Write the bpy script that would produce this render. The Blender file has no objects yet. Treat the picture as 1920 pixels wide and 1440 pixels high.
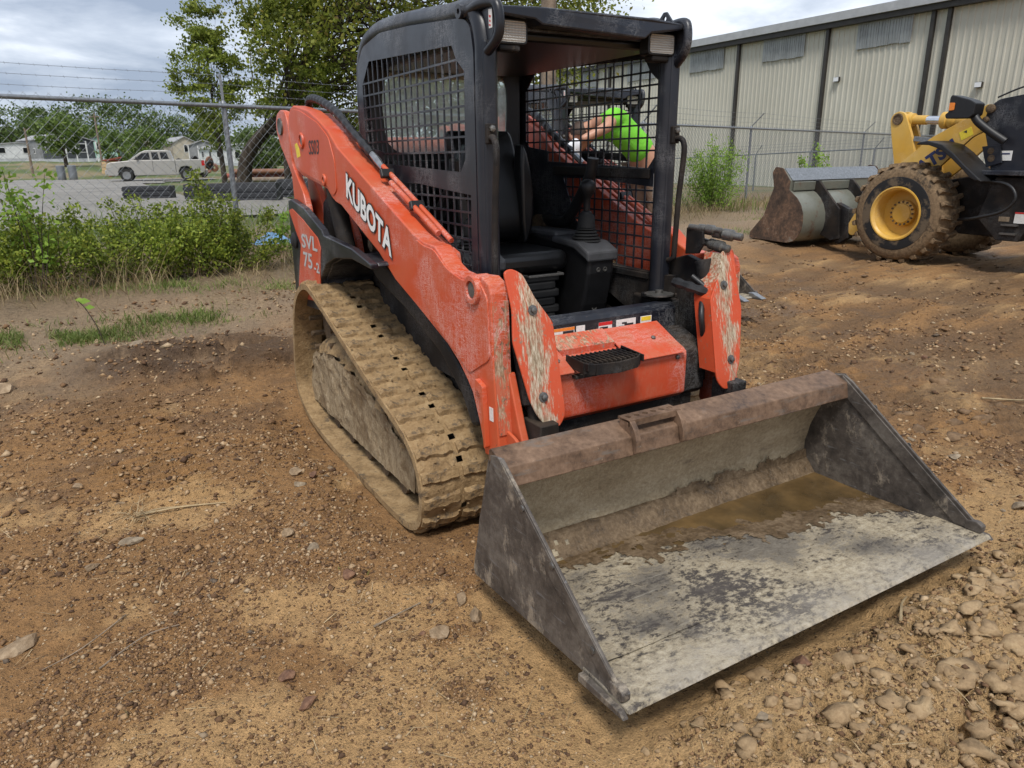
import bpy, bmesh, math, random
import numpy as np
from mathutils import Vector, Matrix
from mathutils.geometry import tessellate_polygon
R = math.radians
random.seed(7)
scene = bpy.context.scene
C = scene.collection

# ------------------------------------------------------------------ camera, sky, sun, exposure
cam_data = bpy.data.cameras.new('camera')
cam = bpy.data.objects.new('camera', cam_data)
C.objects.link(cam)
CAM = Vector((-2.0637, -1.2750, 1.5100))
yaw, pitch, roll = R(-30.305), R(17.446), R(-0.662)
cam.matrix_world = Matrix.Translation(CAM) @ Matrix.Rotation(yaw, 4, 'Z') @ Matrix.Rotation(R(90) - pitch, 4, 'X') @ Matrix.Rotation(roll, 4, 'Z')
cam_data.sensor_fit = 'HORIZONTAL'
cam_data.sensor_width = 36.0
cam_data.lens = 36.0 * 1353.25 / 1920.0
cam_data.clip_start = 0.05
cam_data.clip_end = 3000
scene.camera = cam

SUN_EL, SUN_AZ = R(58), R(215)      # azimuth measured from +Y towards +X
world = bpy.data.worlds.new('World')
scene.world = world
world.use_nodes = True
wn, wl = world.node_tree.nodes, world.node_tree.links
wn.clear()
w_out = wn.new('ShaderNodeOutputWorld')
w_bg = wn.new('ShaderNodeBackground')
w_bg.inputs['Strength'].default_value = 0.10
sky = wn.new('ShaderNodeTexSky')
sky.sky_type = 'NISHITA'
sky.sun_disc = False
sky.sun_elevation = SUN_EL
sky.sun_rotation = SUN_AZ
sky.dust_density = 2.0
tc = wn.new('ShaderNodeTexCoord')
# flat cloud deck: project the view direction onto a plane overhead
sep = wn.new('ShaderNodeSeparateXYZ'); wl.new(tc.outputs['Generated'], sep.inputs[0])
zc = wn.new('ShaderNodeMath'); zc.operation = 'MAXIMUM'; zc.inputs[1].default_value = 0.0
wl.new(sep.outputs['Z'], zc.inputs[0])
za = wn.new('ShaderNodeMath'); za.operation = 'ADD'; za.inputs[1].default_value = 0.16
wl.new(zc.outputs[0], za.inputs[0])
dx = wn.new('ShaderNodeMath'); dx.operation = 'DIVIDE'
dy = wn.new('ShaderNodeMath'); dy.operation = 'DIVIDE'
wl.new(sep.outputs['X'], dx.inputs[0]); wl.new(za.outputs[0], dx.inputs[1])
wl.new(sep.outputs['Y'], dy.inputs[0]); wl.new(za.outputs[0], dy.inputs[1])
cmb = wn.new('ShaderNodeCombineXYZ')
wl.new(dx.outputs[0], cmb.inputs[0]); wl.new(dy.outputs[0], cmb.inputs[1])
def wnoise(scale, detail, rough, off):
    mp = wn.new('ShaderNodeMapping'); mp.inputs['Location'].default_value = off
    wl.new(cmb.outputs[0], mp.inputs[0])
    n = wn.new('ShaderNodeTexNoise'); n.inputs['Scale'].default_value = scale
    n.inputs['Detail'].default_value = detail; n.inputs['Roughness'].default_value = rough
    n.inputs['Distortion'].default_value = 0.4
    wl.new(mp.outputs[0], n.inputs['Vector'])
    return n
n1 = wnoise(0.62, 6, 0.5, (2.2, 7.7, 0))
n2 = wnoise(1.3, 8, 0.58, (3.74, 4.62, 4))
cr1 = wn.new('ShaderNodeValToRGB')
e = cr1.color_ramp.elements
e[0].position = 0.41; e[0].color = (1.75, 2.1, 2.75, 1)
e[1].position = 0.60; e[1].color = (5.6, 5.85, 6.2, 1)
mid = cr1.color_ramp.elements.new(0.51); mid.color = (3.3, 3.65, 4.25, 1)
wmix0 = wn.new('ShaderNodeMath'); wmix0.operation = 'MULTIPLY_ADD'
wmix0.inputs[1].default_value = 0.6
wl.new(n1.outputs['Fac'], wmix0.inputs[0])
w2 = wn.new('ShaderNodeMath'); w2.operation = 'MULTIPLY'; w2.inputs[1].default_value = 0.4
wl.new(n2.outputs['Fac'], w2.inputs[0]); wl.new(w2.outputs[0], wmix0.inputs[2])
wl.new(wmix0.outputs[0], cr1.inputs[0])
wmx = wn.new('ShaderNodeMix'); wmx.data_type = 'RGBA'
wmx.inputs['Factor'].default_value = 0.93
wl.new(sky.outputs[0], wmx.inputs['A']); wl.new(cr1.outputs[0], wmx.inputs['B'])
wl.new(wmx.outputs['Result'], w_bg.inputs['Color'])
wl.new(w_bg.outputs[0], w_out.inputs[0])

sun_data = bpy.data.lights.new('sun', 'SUN')
sun_data.energy = 1.5
sun_data.angle = R(14)
sun_data.color = (1.0, 0.96, 0.90)
sun = bpy.data.objects.new('sun', sun_data)
C.objects.link(sun)
sd = Vector((math.sin(SUN_AZ) * math.cos(SUN_EL), math.cos(SUN_AZ) * math.cos(SUN_EL), math.sin(SUN_EL)))
sun.rotation_euler = sd.to_track_quat('Z', 'Y').to_euler()

vs = scene.view_settings
vs.view_transform = 'Standard'
vs.look = 'None'
vs.exposure = 1.1
vs.gamma = 1.0
vs.use_curve_mapping = False
scene.cycles.max_bounces = 4
scene.cycles.diffuse_bounces = 2
scene.cycles.glossy_bounces = 2
scene.cycles.transparent_max_bounces = 8

# ------------------------------------------------------------------ helpers
class MB:
    """collects shapes and links them as one mesh object"""
    def __init__(s): s.v = []; s.f = []
    def add(s, vs_, fs):
        n = len(s.v); s.v += [tuple(p) for p in vs_]; s.f += [[i + n for i in f] for f in fs]; return s
    def box(s, p0, p1, M=None):
        x0, y0, z0 = p0; x1, y1, z1 = p1
        vv = [Vector(p) for p in ((x0,y0,z0),(x1,y0,z0),(x1,y1,z0),(x0,y1,z0),(x0,y0,z1),(x1,y0,z1),(x1,y1,z1),(x0,y1,z1))]
        if M is not None: vv = [M @ p for p in vv]
        return s.add(vv, [(0,3,2,1),(4,5,6,7),(0,1,5,4),(1,2,6,5),(2,3,7,6),(3,0,4,7)])
    def bar(s, a, b, w, h, up=(0,0,1)):
        a, b = Vector(a), Vector(b); d = (b - a); L = d.length; d.normalize()
        u = Vector(up)
        if abs(d.dot(u)) > .98: u = Vector((0,1,0))
        sx = d.cross(u).normalized(); uz = sx.cross(d)
        M = Matrix((( sx.x, d.x, uz.x, a.x),(sx.y, d.y, uz.y, a.y),(sx.z, d.z, uz.z, a.z),(0,0,0,1)))
        return s.box((-w/2,0,-h/2),(w/2,L,h/2),M)
    def prism(s, poly, x0, x1, fn=None):
        """poly in (y,z), extruded along x from x0 to x1; fn maps (x,y,z)"""
        n = len(poly)
        a = [(x0, y, z) for y, z in poly]; b = [(x1, y, z) for y, z in poly]
        vv = a + b
        if fn: vv = [fn(*p) for p in vv]
        ar = sum(poly[i][0]*poly[(i+1)%n][1]-poly[(i+1)%n][0]*poly[i][1] for i in range(n))
        flip = (ar > 0) == (x1 > x0)
        f = [list(range(n)), list(range(2*n-1, n-1, -1))] + [[(i+1)%n, i, n+i, n+(i+1)%n] for i in range(n)]
        if flip: f = [list(reversed(q)) for q in f]
        return s.add(vv, f)
    def slab(s, poly, z0, z1):
        """poly in (x,y) extruded along z"""
        n = len(poly)
        ar = sum(poly[i][0]*poly[(i+1)%n][1]-poly[(i+1)%n][0]*poly[i][1] for i in range(n))
        if ar < 0: poly = poly[::-1]
        vv = [(x,y,z0) for x,y in poly] + [(x,y,z1) for x,y in poly]
        return s.add(vv, [list(range(n-1,-1,-1)), list(range(n,2*n))] + [[i,(i+1)%n,n+(i+1)%n,n+i] for i in range(n)])
    def front(s, poly, y0, y1):
        """poly in (x,z) extruded along y"""
        n = len(poly)
        ar = sum(poly[i][0]*poly[(i+1)%n][1]-poly[(i+1)%n][0]*poly[i][1] for i in range(n))
        if ar < 0: poly = poly[::-1]
        if y0 > y1: y0, y1 = y1, y0
        vv = [(x,y0,z) for x,z in poly] + [(x,y1,z) for x,z in poly]
        return s.add(vv, [list(range(n)), list(range(2*n-1,n-1,-1))] + [[(i+1)%n,i,n+i,n+(i+1)%n] for i in range(n)])
    def holed(s, outer, holes, x0, x1, fn=None):
        """plate in (y,z) with openings, thickness along x"""
        loops = [outer] + holes
        pts = [p for l in loops for p in l]
        tri = tessellate_polygon([[Vector((p[0], p[1], 0)) for p in l] for l in loops])
        n = len(pts)
        vv = [(x0, y, z) for y, z in pts] + [(x1, y, z) for y, z in pts]
        if fn: vv = [fn(*p) for p in vv]
        f = [list(t) for t in tri] + [[n+t[2], n+t[1], n+t[0]] for t in tri]
        o = 0
        for l in loops:
            m = len(l)
            f += [[o+i, o+(i+1)%m, n+o+(i+1)%m, n+o+i] for i in range(m)]
            o += m
        return s.add(vv, f)
    def tube(s, pts, r, n=8, caps=True, sx=1.0, sy=1.0):
        pts = [Vector(p) for p in pts]; m = len(pts)
        rs = r if isinstance(r, (list, tuple)) else [r]*m
        t0 = (pts[1]-pts[0]).normalized()
        u = t0.orthogonal().normalized() if abs(t0.x) > .95 else t0.cross(Vector((1,0,0))).normalized()
        vv = []
        for i in range(m):
            t = (pts[min(i+1,m-1)]-pts[max(i-1,0)])
            if t.length < 1e-9: t = t0
            t.normalize()
            u = (u - t*u.dot(t)).normalized(); w = t.cross(u)
            for k in range(n):
                a = 2*math.pi*k/n
                vv.append(pts[i] + (u*math.cos(a)*sx + w*math.sin(a)*sy)*rs[i])
        f = [[i*n+k, i*n+(k+1)%n, (i+1)*n+(k+1)%n, (i+1)*n+k] for i in range(m-1) for k in range(n)]
        if caps: f += [list(range(n-1,-1,-1)), list(range((m-1)*n, m*n))]
        return s.add(vv, f)
    def lathe(s, prof, c, axis=(1,0,0), n=20, closed=False, cap0=True):
        """prof: (radius, distance along axis)"""
        ax = Vector(axis).normalized(); u = ax.orthogonal().normalized(); w = ax.cross(u); c = Vector(c)
        vv = []
        for r, h in prof:
            for k in range(n):
                a = 2*math.pi*k/n
                vv.append(c + ax*h + (u*math.cos(a)+w*math.sin(a))*max(r,1e-4))
        m = len(prof)
        f = [[i*n+k, i*n+(k+1)%n, (i+1)*n+(k+1)%n, (i+1)*n+k] for i in range(m-1) for k in range(n)]
        if closed: f += [[(m-1)*n+k, (m-1)*n+(k+1)%n, (k+1)%n, k] for k in range(n)]
        else: f += ([list(range(n-1,-1,-1))] if cap0 else []) + [list(range((m-1)*n, m*n))]
        return s.add(vv, f)
    def mesh(s, name, mat, origin=(0,0,0), smooth=None):
        me = bpy.data.meshes.new(name)
        o = origin
        me.from_pydata([(p[0]-o[0], p[1]-o[1], p[2]-o[2]) for p in s.v], [], s.f)
        bm = bmesh.new(); bm.from_mesh(me); bmesh.ops.recalc_face_normals(bm, faces=bm.faces); bm.to_mesh(me); bm.free()
        if mat: me.materials.append(MAT[mat])
        if smooth is not None:
            me.polygons.foreach_set('use_smooth', [True]*len(me.polygons))
            me.set_sharp_from_angle(angle=R(smooth))
        me.update()
        return me
    def build(s, name, mat, parent=None, bevel=0.0, smooth=None, origin=None, seg=2):
        if origin is None: origin = ORG[0]
        ob = bpy.data.objects.new(name, s.mesh(name, mat, origin, smooth))
        C.objects.link(ob)
        if parent: ob.parent = parent
        if bevel > 0:
            b = ob.modifiers.new('bevel', 'BEVEL'); b.width = bevel; b.segments = seg
            b.limit_method = 'ANGLE'; b.angle_limit = R(35); b.harden_normals = False
        return ob
ORG = [(0,0,0)]
def tag(o, label, cat, group=None, kind=None):
    if label: o['label'] = label
    if cat: o['category'] = cat
    if group: o['group'] = group
    if kind: o['kind'] = kind
    return o
def thing(name, label, cat, loc, group=None, rz=0):
    o = bpy.data.objects.new(name, None); C.objects.link(o)
    o.location = loc; o.rotation_euler = (0,0,rz); o.empty_display_size = .2
    return tag(o, label, cat, group)
def struct(o): o['kind'] = 'structure'; return o
def copy_tree(o, parent=None):
    c = o.copy(); C.objects.link(c); c.parent = parent
    for ch in [k for k in bpy.data.objects if k.parent == o]: copy_tree(ch, c)
    return c
def mirror(pts): return [(-p[0],) + tuple(p[1:]) for p in pts]
def arc(c, r, a0, a1, n):
    return [(c[0]+r*math.cos(R(a0+(a1-a0)*i/n)), c[1]+r*math.sin(R(a0+(a1-a0)*i/n))) for i in range(n+1)]
def chaikin(p, it=2, closed=True):
    for _ in range(it):
        q = []; n = len(p)
        rng = range(n) if closed else range(n-1)
        if not closed: q.append(p[0])
        for i in rng:
            a, b = p[i], p[(i+1)%n]
            q.append(tuple(a[k]*.75+b[k]*.25 for k in range(len(a)))); q.append(tuple(a[k]*.25+b[k]*.75 for k in range(len(a))))
        if not closed: q.append(p[-1])
        p = q
    return p
def rounded(p, r, n=3):
    """round the corners of a polygon"""
    out = []; m = len(p)
    for i in range(m):
        a, b, c = (Vector(p[(i-1)%m]), Vector(p[i]), Vector(p[(i+1)%m]))
        d1 = (a-b); d2 = (c-b); k = min(r, d1.length*.45, d2.length*.45)
        q0 = b+d1.normalized()*k; q1 = b+d2.normalized()*k
        for j in range(n+1):
            t = j/n; out.append(tuple(q0*(1-t)**2 + b*2*t*(1-t) + q1*t*t))
    return out
def spline(pts, n=6):
    P = [Vector(p) for p in pts]; out = []
    for i in range(len(P)-1):
        p0 = P[max(i-1,0)]; p1 = P[i]; p2 = P[i+1]; p3 = P[min(i+2,len(P)-1)]
        for k in range(n):
            t = k/n
            out.append(.5*((2*p1)+(-p0+p2)*t+(2*p0-5*p1+4*p2-p3)*t*t+(-p0+3*p1-3*p2+p3)*t**3))
    out.append(P[-1]); return out
def clip_line(poly, axis, val):
    """intervals where a line (axis 0: y=val, runs in z; axis 1: z=val, runs in y) is inside poly (y,z)"""
    hits = []; n = len(poly)
    for i in range(n):
        a, b = poly[i], poly[(i+1)%n]
        if (a[axis]-val)*(b[axis]-val) < 0:
            t = (val-a[axis])/(b[axis]-a[axis]); hits.append(a[1-axis]+t*(b[1-axis]-a[1-axis]))
    hits.sort()
    return list(zip(hits[::2], hits[1::2]))
def text_geo(mb, body, size, origin, right, up, off=0.0, space=1.0, depth=0.0):
    cu = bpy.data.curves.new('t', 'FONT'); cu.body = body; cu.size = size; cu.offset = off; cu.space_character = space
    cu.resolution_u = 3; cu.extrude = depth
    ob = bpy.data.objects.new('t', cu); C.objects.link(ob)
    dg = bpy.context.evaluated_depsgraph_get()
    me = bpy.data.meshes.new_from_object(ob.evaluated_get(dg))
    o, r_, u_ = Vector(origin), Vector(right), Vector(up)
    nn = r_.cross(u_).normalized()
    mb.add([o + r_*v.co.x + u_*v.co.y + nn*v.co.z for v in me.vertices], [list(p.vertices) for p in me.polygons])
    bpy.data.objects.remove(ob); bpy.data.curves.remove(cu); bpy.data.meshes.remove(me)
def hash2(ix, iy, s):
    h = (ix.astype(np.int64)*374761393 + iy.astype(np.int64)*668265263 + s*1442695041) & 0x7fffffff
    h = ((h ^ (h >> 13))*1274126177) & 0x7fffffff
    h = (h ^ (h >> 16))
    return (h & 0xffff)/65535.0
def vnoise(x, y, s=0):
    ix, iy = np.floor(x), np.floor(y); fx, fy = x-ix, y-iy
    fx = fx*fx*(3-2*fx); fy = fy*fy*(3-2*fy)
    a, b, c, d = hash2(ix,iy,s), hash2(ix+1,iy,s), hash2(ix,iy+1,s), hash2(ix+1,iy+1,s)
    return (a*(1-fx)+b*fx)*(1-fy)+(c*(1-fx)+d*fx)*fy
def fbm(x, y, s=0, o=4, g=.5):
    t = np.zeros_like(x); a = 1.0; n = 0
    for i in range(o):
        t = t + a*vnoise(x*2**i+i*17.3, y*2**i-i*9.1, s+i); n += a; a *= g
    return t/n
def sstep(a, b, x):
    t = np.clip((x-a)/(b-a), 0, 1); return t*t*(3-2*t)
# ------------------------------------------------------------------ materials
MAT = {}
class NT:
    """small wrapper for building node materials"""
    def __init__(s, name):
        m = bpy.data.materials.new(name); m.use_nodes = True; MAT[name] = m
        s.t = m.node_tree; s.n = s.t.nodes; s.l = s.t.links; s.n.clear()
        s.out = s.n.new('ShaderNodeOutputMaterial'); s.b = s.n.new('ShaderNodeBsdfPrincipled')
        s.l.new(s.b.outputs[0], s.out.inputs[0])
        s.geo = s.n.new('ShaderNodeNewGeometry'); s.tc = s.n.new('ShaderNodeTexCoord')
    def lk(s, a, b): s.l.new(a, b)
    def val(s, sock, v):
        if isinstance(v, (int, float)): sock.default_value = (v, v, v, 1) if sock.type == 'RGBA' else v
        elif isinstance(v, tuple): sock.default_value = v if len(v) == 4 or sock.type == 'VECTOR' else v + (1,)
        else: s.l.new(v, sock)
    def noise(s, scale, detail=5, rough=.55, vec=None, stretch=None, dist=0.0, off=(0,0,0)):
        v = vec or s.tc.outputs['Object']
        if stretch or off != (0,0,0):
            mp = s.n.new('ShaderNodeMapping'); mp.inputs['Scale'].default_value = stretch or (1,1,1)
            mp.inputs['Location'].default_value = off
            s.lk(v, mp.inputs[0]); v = mp.outputs[0]
        n = s.n.new('ShaderNodeTexNoise'); n.inputs['Scale'].default_value = scale
        n.inputs['Detail'].default_value = detail; n.inputs['Roughness'].default_value = rough
        n.inputs['Distortion'].default_value = dist
        s.lk(v, n.inputs['Vector']); return n.outputs['Fac']
    def voro(s, scale, vec=None, feature='F1', out='Distance'):
        n = s.n.new('ShaderNodeTexVoronoi'); n.feature = feature; n.inputs['Scale'].default_value = scale
        s.lk(vec or s.tc.outputs['Object'], n.inputs['Vector']); return n.outputs[out]
    def ramp(s, x, stops):
        n = s.n.new('ShaderNodeValToRGB'); el = n.color_ramp.elements
        while len(el) < len(stops): el.new(.5)
        for e_, (p, c) in zip(el, stops):
            e_.position = p; e_.color = (c, c, c, 1) if isinstance(c, (int, float)) else tuple(c) + (1,)
        s.lk(x, n.inputs[0]); return n.outputs[0]
    def mix(s, f, a, b, mode='MIX'):
        n = s.n.new('ShaderNodeMix'); n.data_type = 'RGBA'; n.blend_type = mode; n.clamp_factor = True
        s.val(n.inputs['Factor'], f); s.val(n.inputs['A'], a); s.val(n.inputs['B'], b); return n.outputs['Result']
    def math(s, op, a, b=0.0, c=0.0, clamp=False):
        n = s.n.new('ShaderNodeMath'); n.operation = op; n.use_clamp = clamp
        s.val(n.inputs[0], a); s.val(n.inputs[1], b); s.val(n.inputs[2], c); return n.outputs[0]
    def sep(s, v=None):
        n = s.n.new('ShaderNodeSeparateXYZ'); s.lk(v or s.tc.outputs['Object'], n.inputs[0]); return n.outputs
    def bump(s, h, strength=.3, dist=.02, normal=None):
        n = s.n.new('ShaderNodeBump'); n.inputs['Strength'].default_value = strength; n.inputs['Distance'].default_value = dist
        s.lk(h, n.inputs['Height'])
        if normal: s.lk(normal, n.inputs['Normal'])
        return n.outputs[0]
    def fin(s, color, rough=.6, metal=0.0, normal=None, spec=None, **kw):
        s.val(s.b.inputs['Base Color'], color); s.val(s.b.inputs['Roughness'], rough); s.val(s.b.inputs['Metallic'], metal)
        if normal: s.lk(normal, s.b.inputs['Normal'])
        if spec is not None: s.val(s.b.inputs['Specular IOR Level'], spec)
        for k, v in kw.items(): s.val(s.b.inputs[k], v)
        return s
def plain(name, col, rough=.6, metal=0.0, var=.25, scale=6, bump=0.0, spec=None):
    m = NT(name)
    n = m.noise(scale, 6, .6)
    c = m.mix(m.ramp(n, [(.3, 0), (.7, 1)]), tuple(x*(1-var) for x in col), tuple(min(1, x*(1+var)) for x in col))
    nb = m.bump(m.noise(scale*8, 5), bump, .01) if bump else None
    return m.fin(c, rough, metal, nb, spec)
# --- machine paint
def paint(name, base, faded, chip, dust, dust_amt=.5, wear=0.0, scratch=.5, rough=.38, spec=.45):
    m = NT(name)
    fade = m.ramp(m.noise(1.4, 4, .6), [(.35, 0), (.7, 1)])
    c = m.mix(fade, base, faded)
    # thin scratches in two directions
    s1 = m.ramp(m.noise(9, 6, .75, stretch=(1, 6, .7), dist=1.2), [(.478, 0), (.495, 1), (.505, 1), (.522, 0)])
    s2 = m.ramp(m.noise(7, 6, .75, stretch=(1, .8, 5), dist=1.6, off=(4, 2, 1)), [(.482, 0), (.496, 1), (.504, 1), (.518, 0)])
    msk = m.ramp(m.noise(3.2, 3, .5, off=(9, 1, 3)), [(.46, 0), (.62, 1)])
    sc = m.math('MULTIPLY', m.math('MAXIMUM', s1, s2), msk)
    c = m.mix(m.math('MULTIPLY', sc, scratch), c, tuple(min(1, k*.5+.42) for k in faded))
    # chips
    ch = m.ramp(m.noise(26, 6, .7, off=(2, 7, 1)), [(.69 - wear*.12, 0), (.71 - wear*.12, 1)])
    c = m.mix(m.math('MULTIPLY', ch, .9), c, chip)
    # settled dust and dried mud splashes
    up = m.sep(m.geo.outputs['Normal'])[2]
    du = m.math('MULTIPLY', m.math('ADD', m.math('MULTIPLY', up, .5), .55, clamp=True), m.ramp(m.noise(4.5, 8, .68, off=(1, 1, 8)), [(.42, 0), (.75, 1)]))
    c = m.mix(m.math('MULTIPLY', du, dust_amt), c, dust)
    sp = m.ramp(m.noise(60, 4, .6), [(.67, 0), (.72, 1)])
    spm = m.math('MULTIPLY', sp, m.ramp(m.noise(2.3, 3), [(.45, 0), (.65, 1)]))
    c = m.mix(m.math('MULTIPLY', spm, .55*min(1, dust_amt*2)), c, dust)
    if wear > 0:
        wr = m.ramp(m.noise(14, 9, .72, stretch=(2.2, 1, .55), off=(3, 3, 3), dist=.6), [(.485, 0), (.55, 1)])
        wc = m.ramp(m.noise(60, 6, .7, stretch=(2.2, 1, .5)), [(.3, (.09, .05, .03)), (.5, (.34, .25, .15)), (.68, (.62, .54, .42))])
        c = m.mix(m.math('MULTIPLY', wr, wear*.85), c, wc)
    rr = m.math('ADD', rough, m.math('MULTIPLY', m.math('MAXIMUM', du, ch), .35))
    nb = m.bump(m.math('ADD', m.math('MULTIPLY', ch, -.6), m.math('MULTIPLY', m.noise(90, 5, .6), .4)), .12, .004)
    return m.fin(c, rr, 0, nb, spec)
paint('orange', (.52, .062, .016), (.56, .092, .034), (.14, .07, .045), (.42, .22, .11), .36, 0, .75)
paint('orange_worn', (.53, .062, .018), (.56, .098, .042), (.16, .09, .06), (.42, .29, .18), .5, 1.0, .9, .5)
paint('orange_frame', (.54, .056, .015), (.56, .078, .028), (.24, .20, .17), (.36, .23, .14), .5, .12, .5, .45)
paint('black_paint', (.007, .0085, .013), (.015, .018, .027), (.12, .10, .085), (.20, .15, .10), .09, 0, .35, .30, .45)
paint('black_dirty', (.007, .007, .008), (.013, .012, .012), (.08, .065, .05), (.15, .10, .06), .38, 0, .2, .6, .25)
paint('yellow', (.60, .33, .035), (.66, .42, .10), (.16, .09, .05), (.30, .20, .11), .45, 0, .3, .4)
m = NT('cover_worn')
P = m.sep()
ax = m.math('ABSOLUTE', m.math('SUBTRACT', m.math('ABSOLUTE', P[0]), .548))
n1 = m.noise(20, 6, .7, stretch=(1.6, 1, .35), dist=.5); n2 = m.noise(70, 5, .75, stretch=(2, 1, .22)); n3 = m.noise(5, 4, .6, off=(1, 4, 2)); n4 = m.noise(45, 4, .6, off=(5, 2, 2))
mid_ = m.math('SUBTRACT', .80, m.math('MULTIPLY', ax, 6.5))
k_ = m.math('ADD', m.math('ADD', m.math('MULTIPLY', n1, .75), m.math('MULTIPLY', n2, .55)), m.math('ADD', m.math('MULTIPLY', n3, .55), m.math('MULTIPLY', mid_, .45)))
wr = m.ramp(m.math('MULTIPLY', k_, .62), [(.70, 0), (.76, .75), (.84, 1)])
c = m.mix(n3, (.52, .06, .017), (.56, .095, .038))
c = m.mix(m.ramp(n4, [(.63, 0), (.68, .8)]), c, (.22, .17, .12))
wc = m.ramp(n2, [(.33, (.07, .045, .028)), (.46, (.27, .20, .125)), (.56, (.46, .385, .28)), (.70, (.62, .55, .45))])
c = m.mix(wr, c, wc)
m.fin(c, m.math('ADD', .45, m.math('MULTIPLY', wr, .35)), 0, m.bump(m.math('SUBTRACT', n2, m.math('MULTIPLY', wr, .5)), .35, .005), .4)
plain('black_plastic', (.008, .008, .009), .5, 0, .3, 20, .05)
plain('grey_plastic', (.055, .056, .060), .55, 0, .25, 16, .05)
plain('rubber', (.010, .010, .0105), .75, 0, .35, 14, .2)
plain('vinyl', (.0065, .0065, .007), .36, 0, .3, 12, .06)
plain('hose', (.014, .014, .015), .45, 0, .3, 30, .1)
plain('steel', (.33, .33, .33), .35, .9, .3, 40, .1)
plain('bolt', (.16, .155, .145), .45, .7, .35, 60, .1)
plain('chrome', (.75, .75, .76), .12, 1.0, .1, 10)
plain('white_sticker', (.70, .69, .66), .5, 0, .15, 60)
plain('orange_sticker', (.75, .22, .03), .5, 0, .15, 50)
plain('yellow_sticker', (.75, .58, .04), .5, 0, .15, 50)
plain('red_print', (.55, .02, .02), .5, 0, .1, 50)
plain('black_print', (.02, .02, .022), .5, 0, .1, 50)
plain('blue_print', (.02, .028, .10), .45, 0, .1, 50)
plain('white_print', (.80, .80, .79), .4, 0, .06, 50)
plain('grey_print', (.50, .50, .50), .4, 0, .08, 50)
plain('zinc', (.22, .235, .25), .48, .55, .3, 30, .05)
plain('wood_pole', (.19, .145, .105), .85, 0, .4, 6, .5)
# lamp lens
m = NT('lens')
sx = m.sep()
rib = m.math('SINE', m.math('MULTIPLY', sx[0], 900)); rib2 = m.math('SINE', m.math('MULTIPLY', sx[2], 620))
hh = m.math('ADD', rib, rib2)
m.fin(m.mix(m.ramp(hh, [(.0, 0), (1, 1)]), (.40, .38, .34), (.62, .60, .55)), .18, .15, m.bump(hh, .5, .003), .6)
# dusty glass
def glass(name, tint, dust, amt):
    m = NT(name)
    m.n.remove(m.b)
    tr = m.n.new('ShaderNodeBsdfTransparent'); tr.inputs[0].default_value = tint + (1,)
    gl = m.n.new('ShaderNodeBsdfGlossy'); gl.inputs['Roughness'].default_value = .03
    df = m.n.new('ShaderNodeBsdfDiffuse'); df.inputs[0].default_value = dust + (1,)
    tl = m.n.new('ShaderNodeBsdfTranslucent'); tl.inputs[0].default_value = dust + (1,)
    a = m.n.new('ShaderNodeMixShader'); a.inputs[0].default_value = .5
    m.lk(df.outputs[0], a.inputs[1]); m.lk(tl.outputs[0], a.inputs[2])
    fr = m.n.new('ShaderNodeFresnel'); fr.inputs[0].default_value = 1.45
    b = m.n.new('ShaderNodeMixShader'); m.lk(fr.outputs[0], b.inputs[0]); m.lk(tr.outputs[0], b.inputs[1]); m.lk(gl.outputs[0], b.inputs[2])
    c = m.n.new('ShaderNodeMixShader')
    m.lk(m.ramp(m.noise(22, 6, .7), [(.35, amt*.7), (.6, amt), (.72, min(1, amt*1.6))]), c.inputs[0])
    m.lk(b.outputs[0], c.inputs[1]); m.lk(a.outputs[0], c.inputs[2]); m.lk(c.outputs[0], m.out.inputs[0])
glass('window_glass', (.88, .96, .93), (.80, .90, .86), .40)
glass('dark_glass', (.10, .11, .12), (.10, .10, .10), .2)
# caked mud on the tracks
def mud(name, a, b, c_, sc=9):
    m = NT(name)
    n1 = m.noise(sc, 8, .65); n2 = m.noise(sc*6, 6, .7)
    c = m.ramp(m.math('ADD', m.math('MULTIPLY', n1, .6), m.math('MULTIPLY', n2, .4)), [(.34, a), (.5, b), (.66, c_)])
    blk = m.ramp(m.noise(sc*1.7, 7, .7, off=(5, 5, 5)), [(.56, 0), (.64, 1)])
    c = m.mix(m.math('MULTIPLY', blk, .65), c, (.045, .042, .04))
    nb = m.bump(m.math('ADD', n1, m.math('MULTIPLY', n2, .7)), .9, .025)
    return m.fin(c, m.ramp(n1, [(.4, .72), (.7, .9)]), 0, nb, .3)
mud('mud', (.15, .095, .046), (.31, .205, .10), (.43, .305, .165))
MAT['mud'].node_tree.nodes['Bump'].inputs['Distance'].default_value = .014
mud('mud_dark', (.05, .035, .024), (.13, .088, .052), (.22, .155, .09))
m = NT('mud_grey')
n1 = m.noise(12, 6, .68, stretch=(1, 1.6, .45)); n2 = m.noise(60, 5, .72, stretch=(1, 1.5, .6)); n4 = m.noise(4, 5, .65, off=(2, 2, 2))
c = m.ramp(m.math('ADD', m.math('MULTIPLY', n1, .5), m.math('MULTIPLY', n2, .5)), [(.36, (.20, .14, .078)), (.48, (.42, .31, .185)), (.62, (.57, .45, .295))])
c = m.mix(m.ramp(n4, [(.52, 0), (.60, .7)]), c, (.22, .145, .075))
m.fin(c, .85, 0, m.bump(m.math('ADD', n1, m.math('MULTIPLY', n2, .8)), 1.0, .035), .3)
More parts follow.
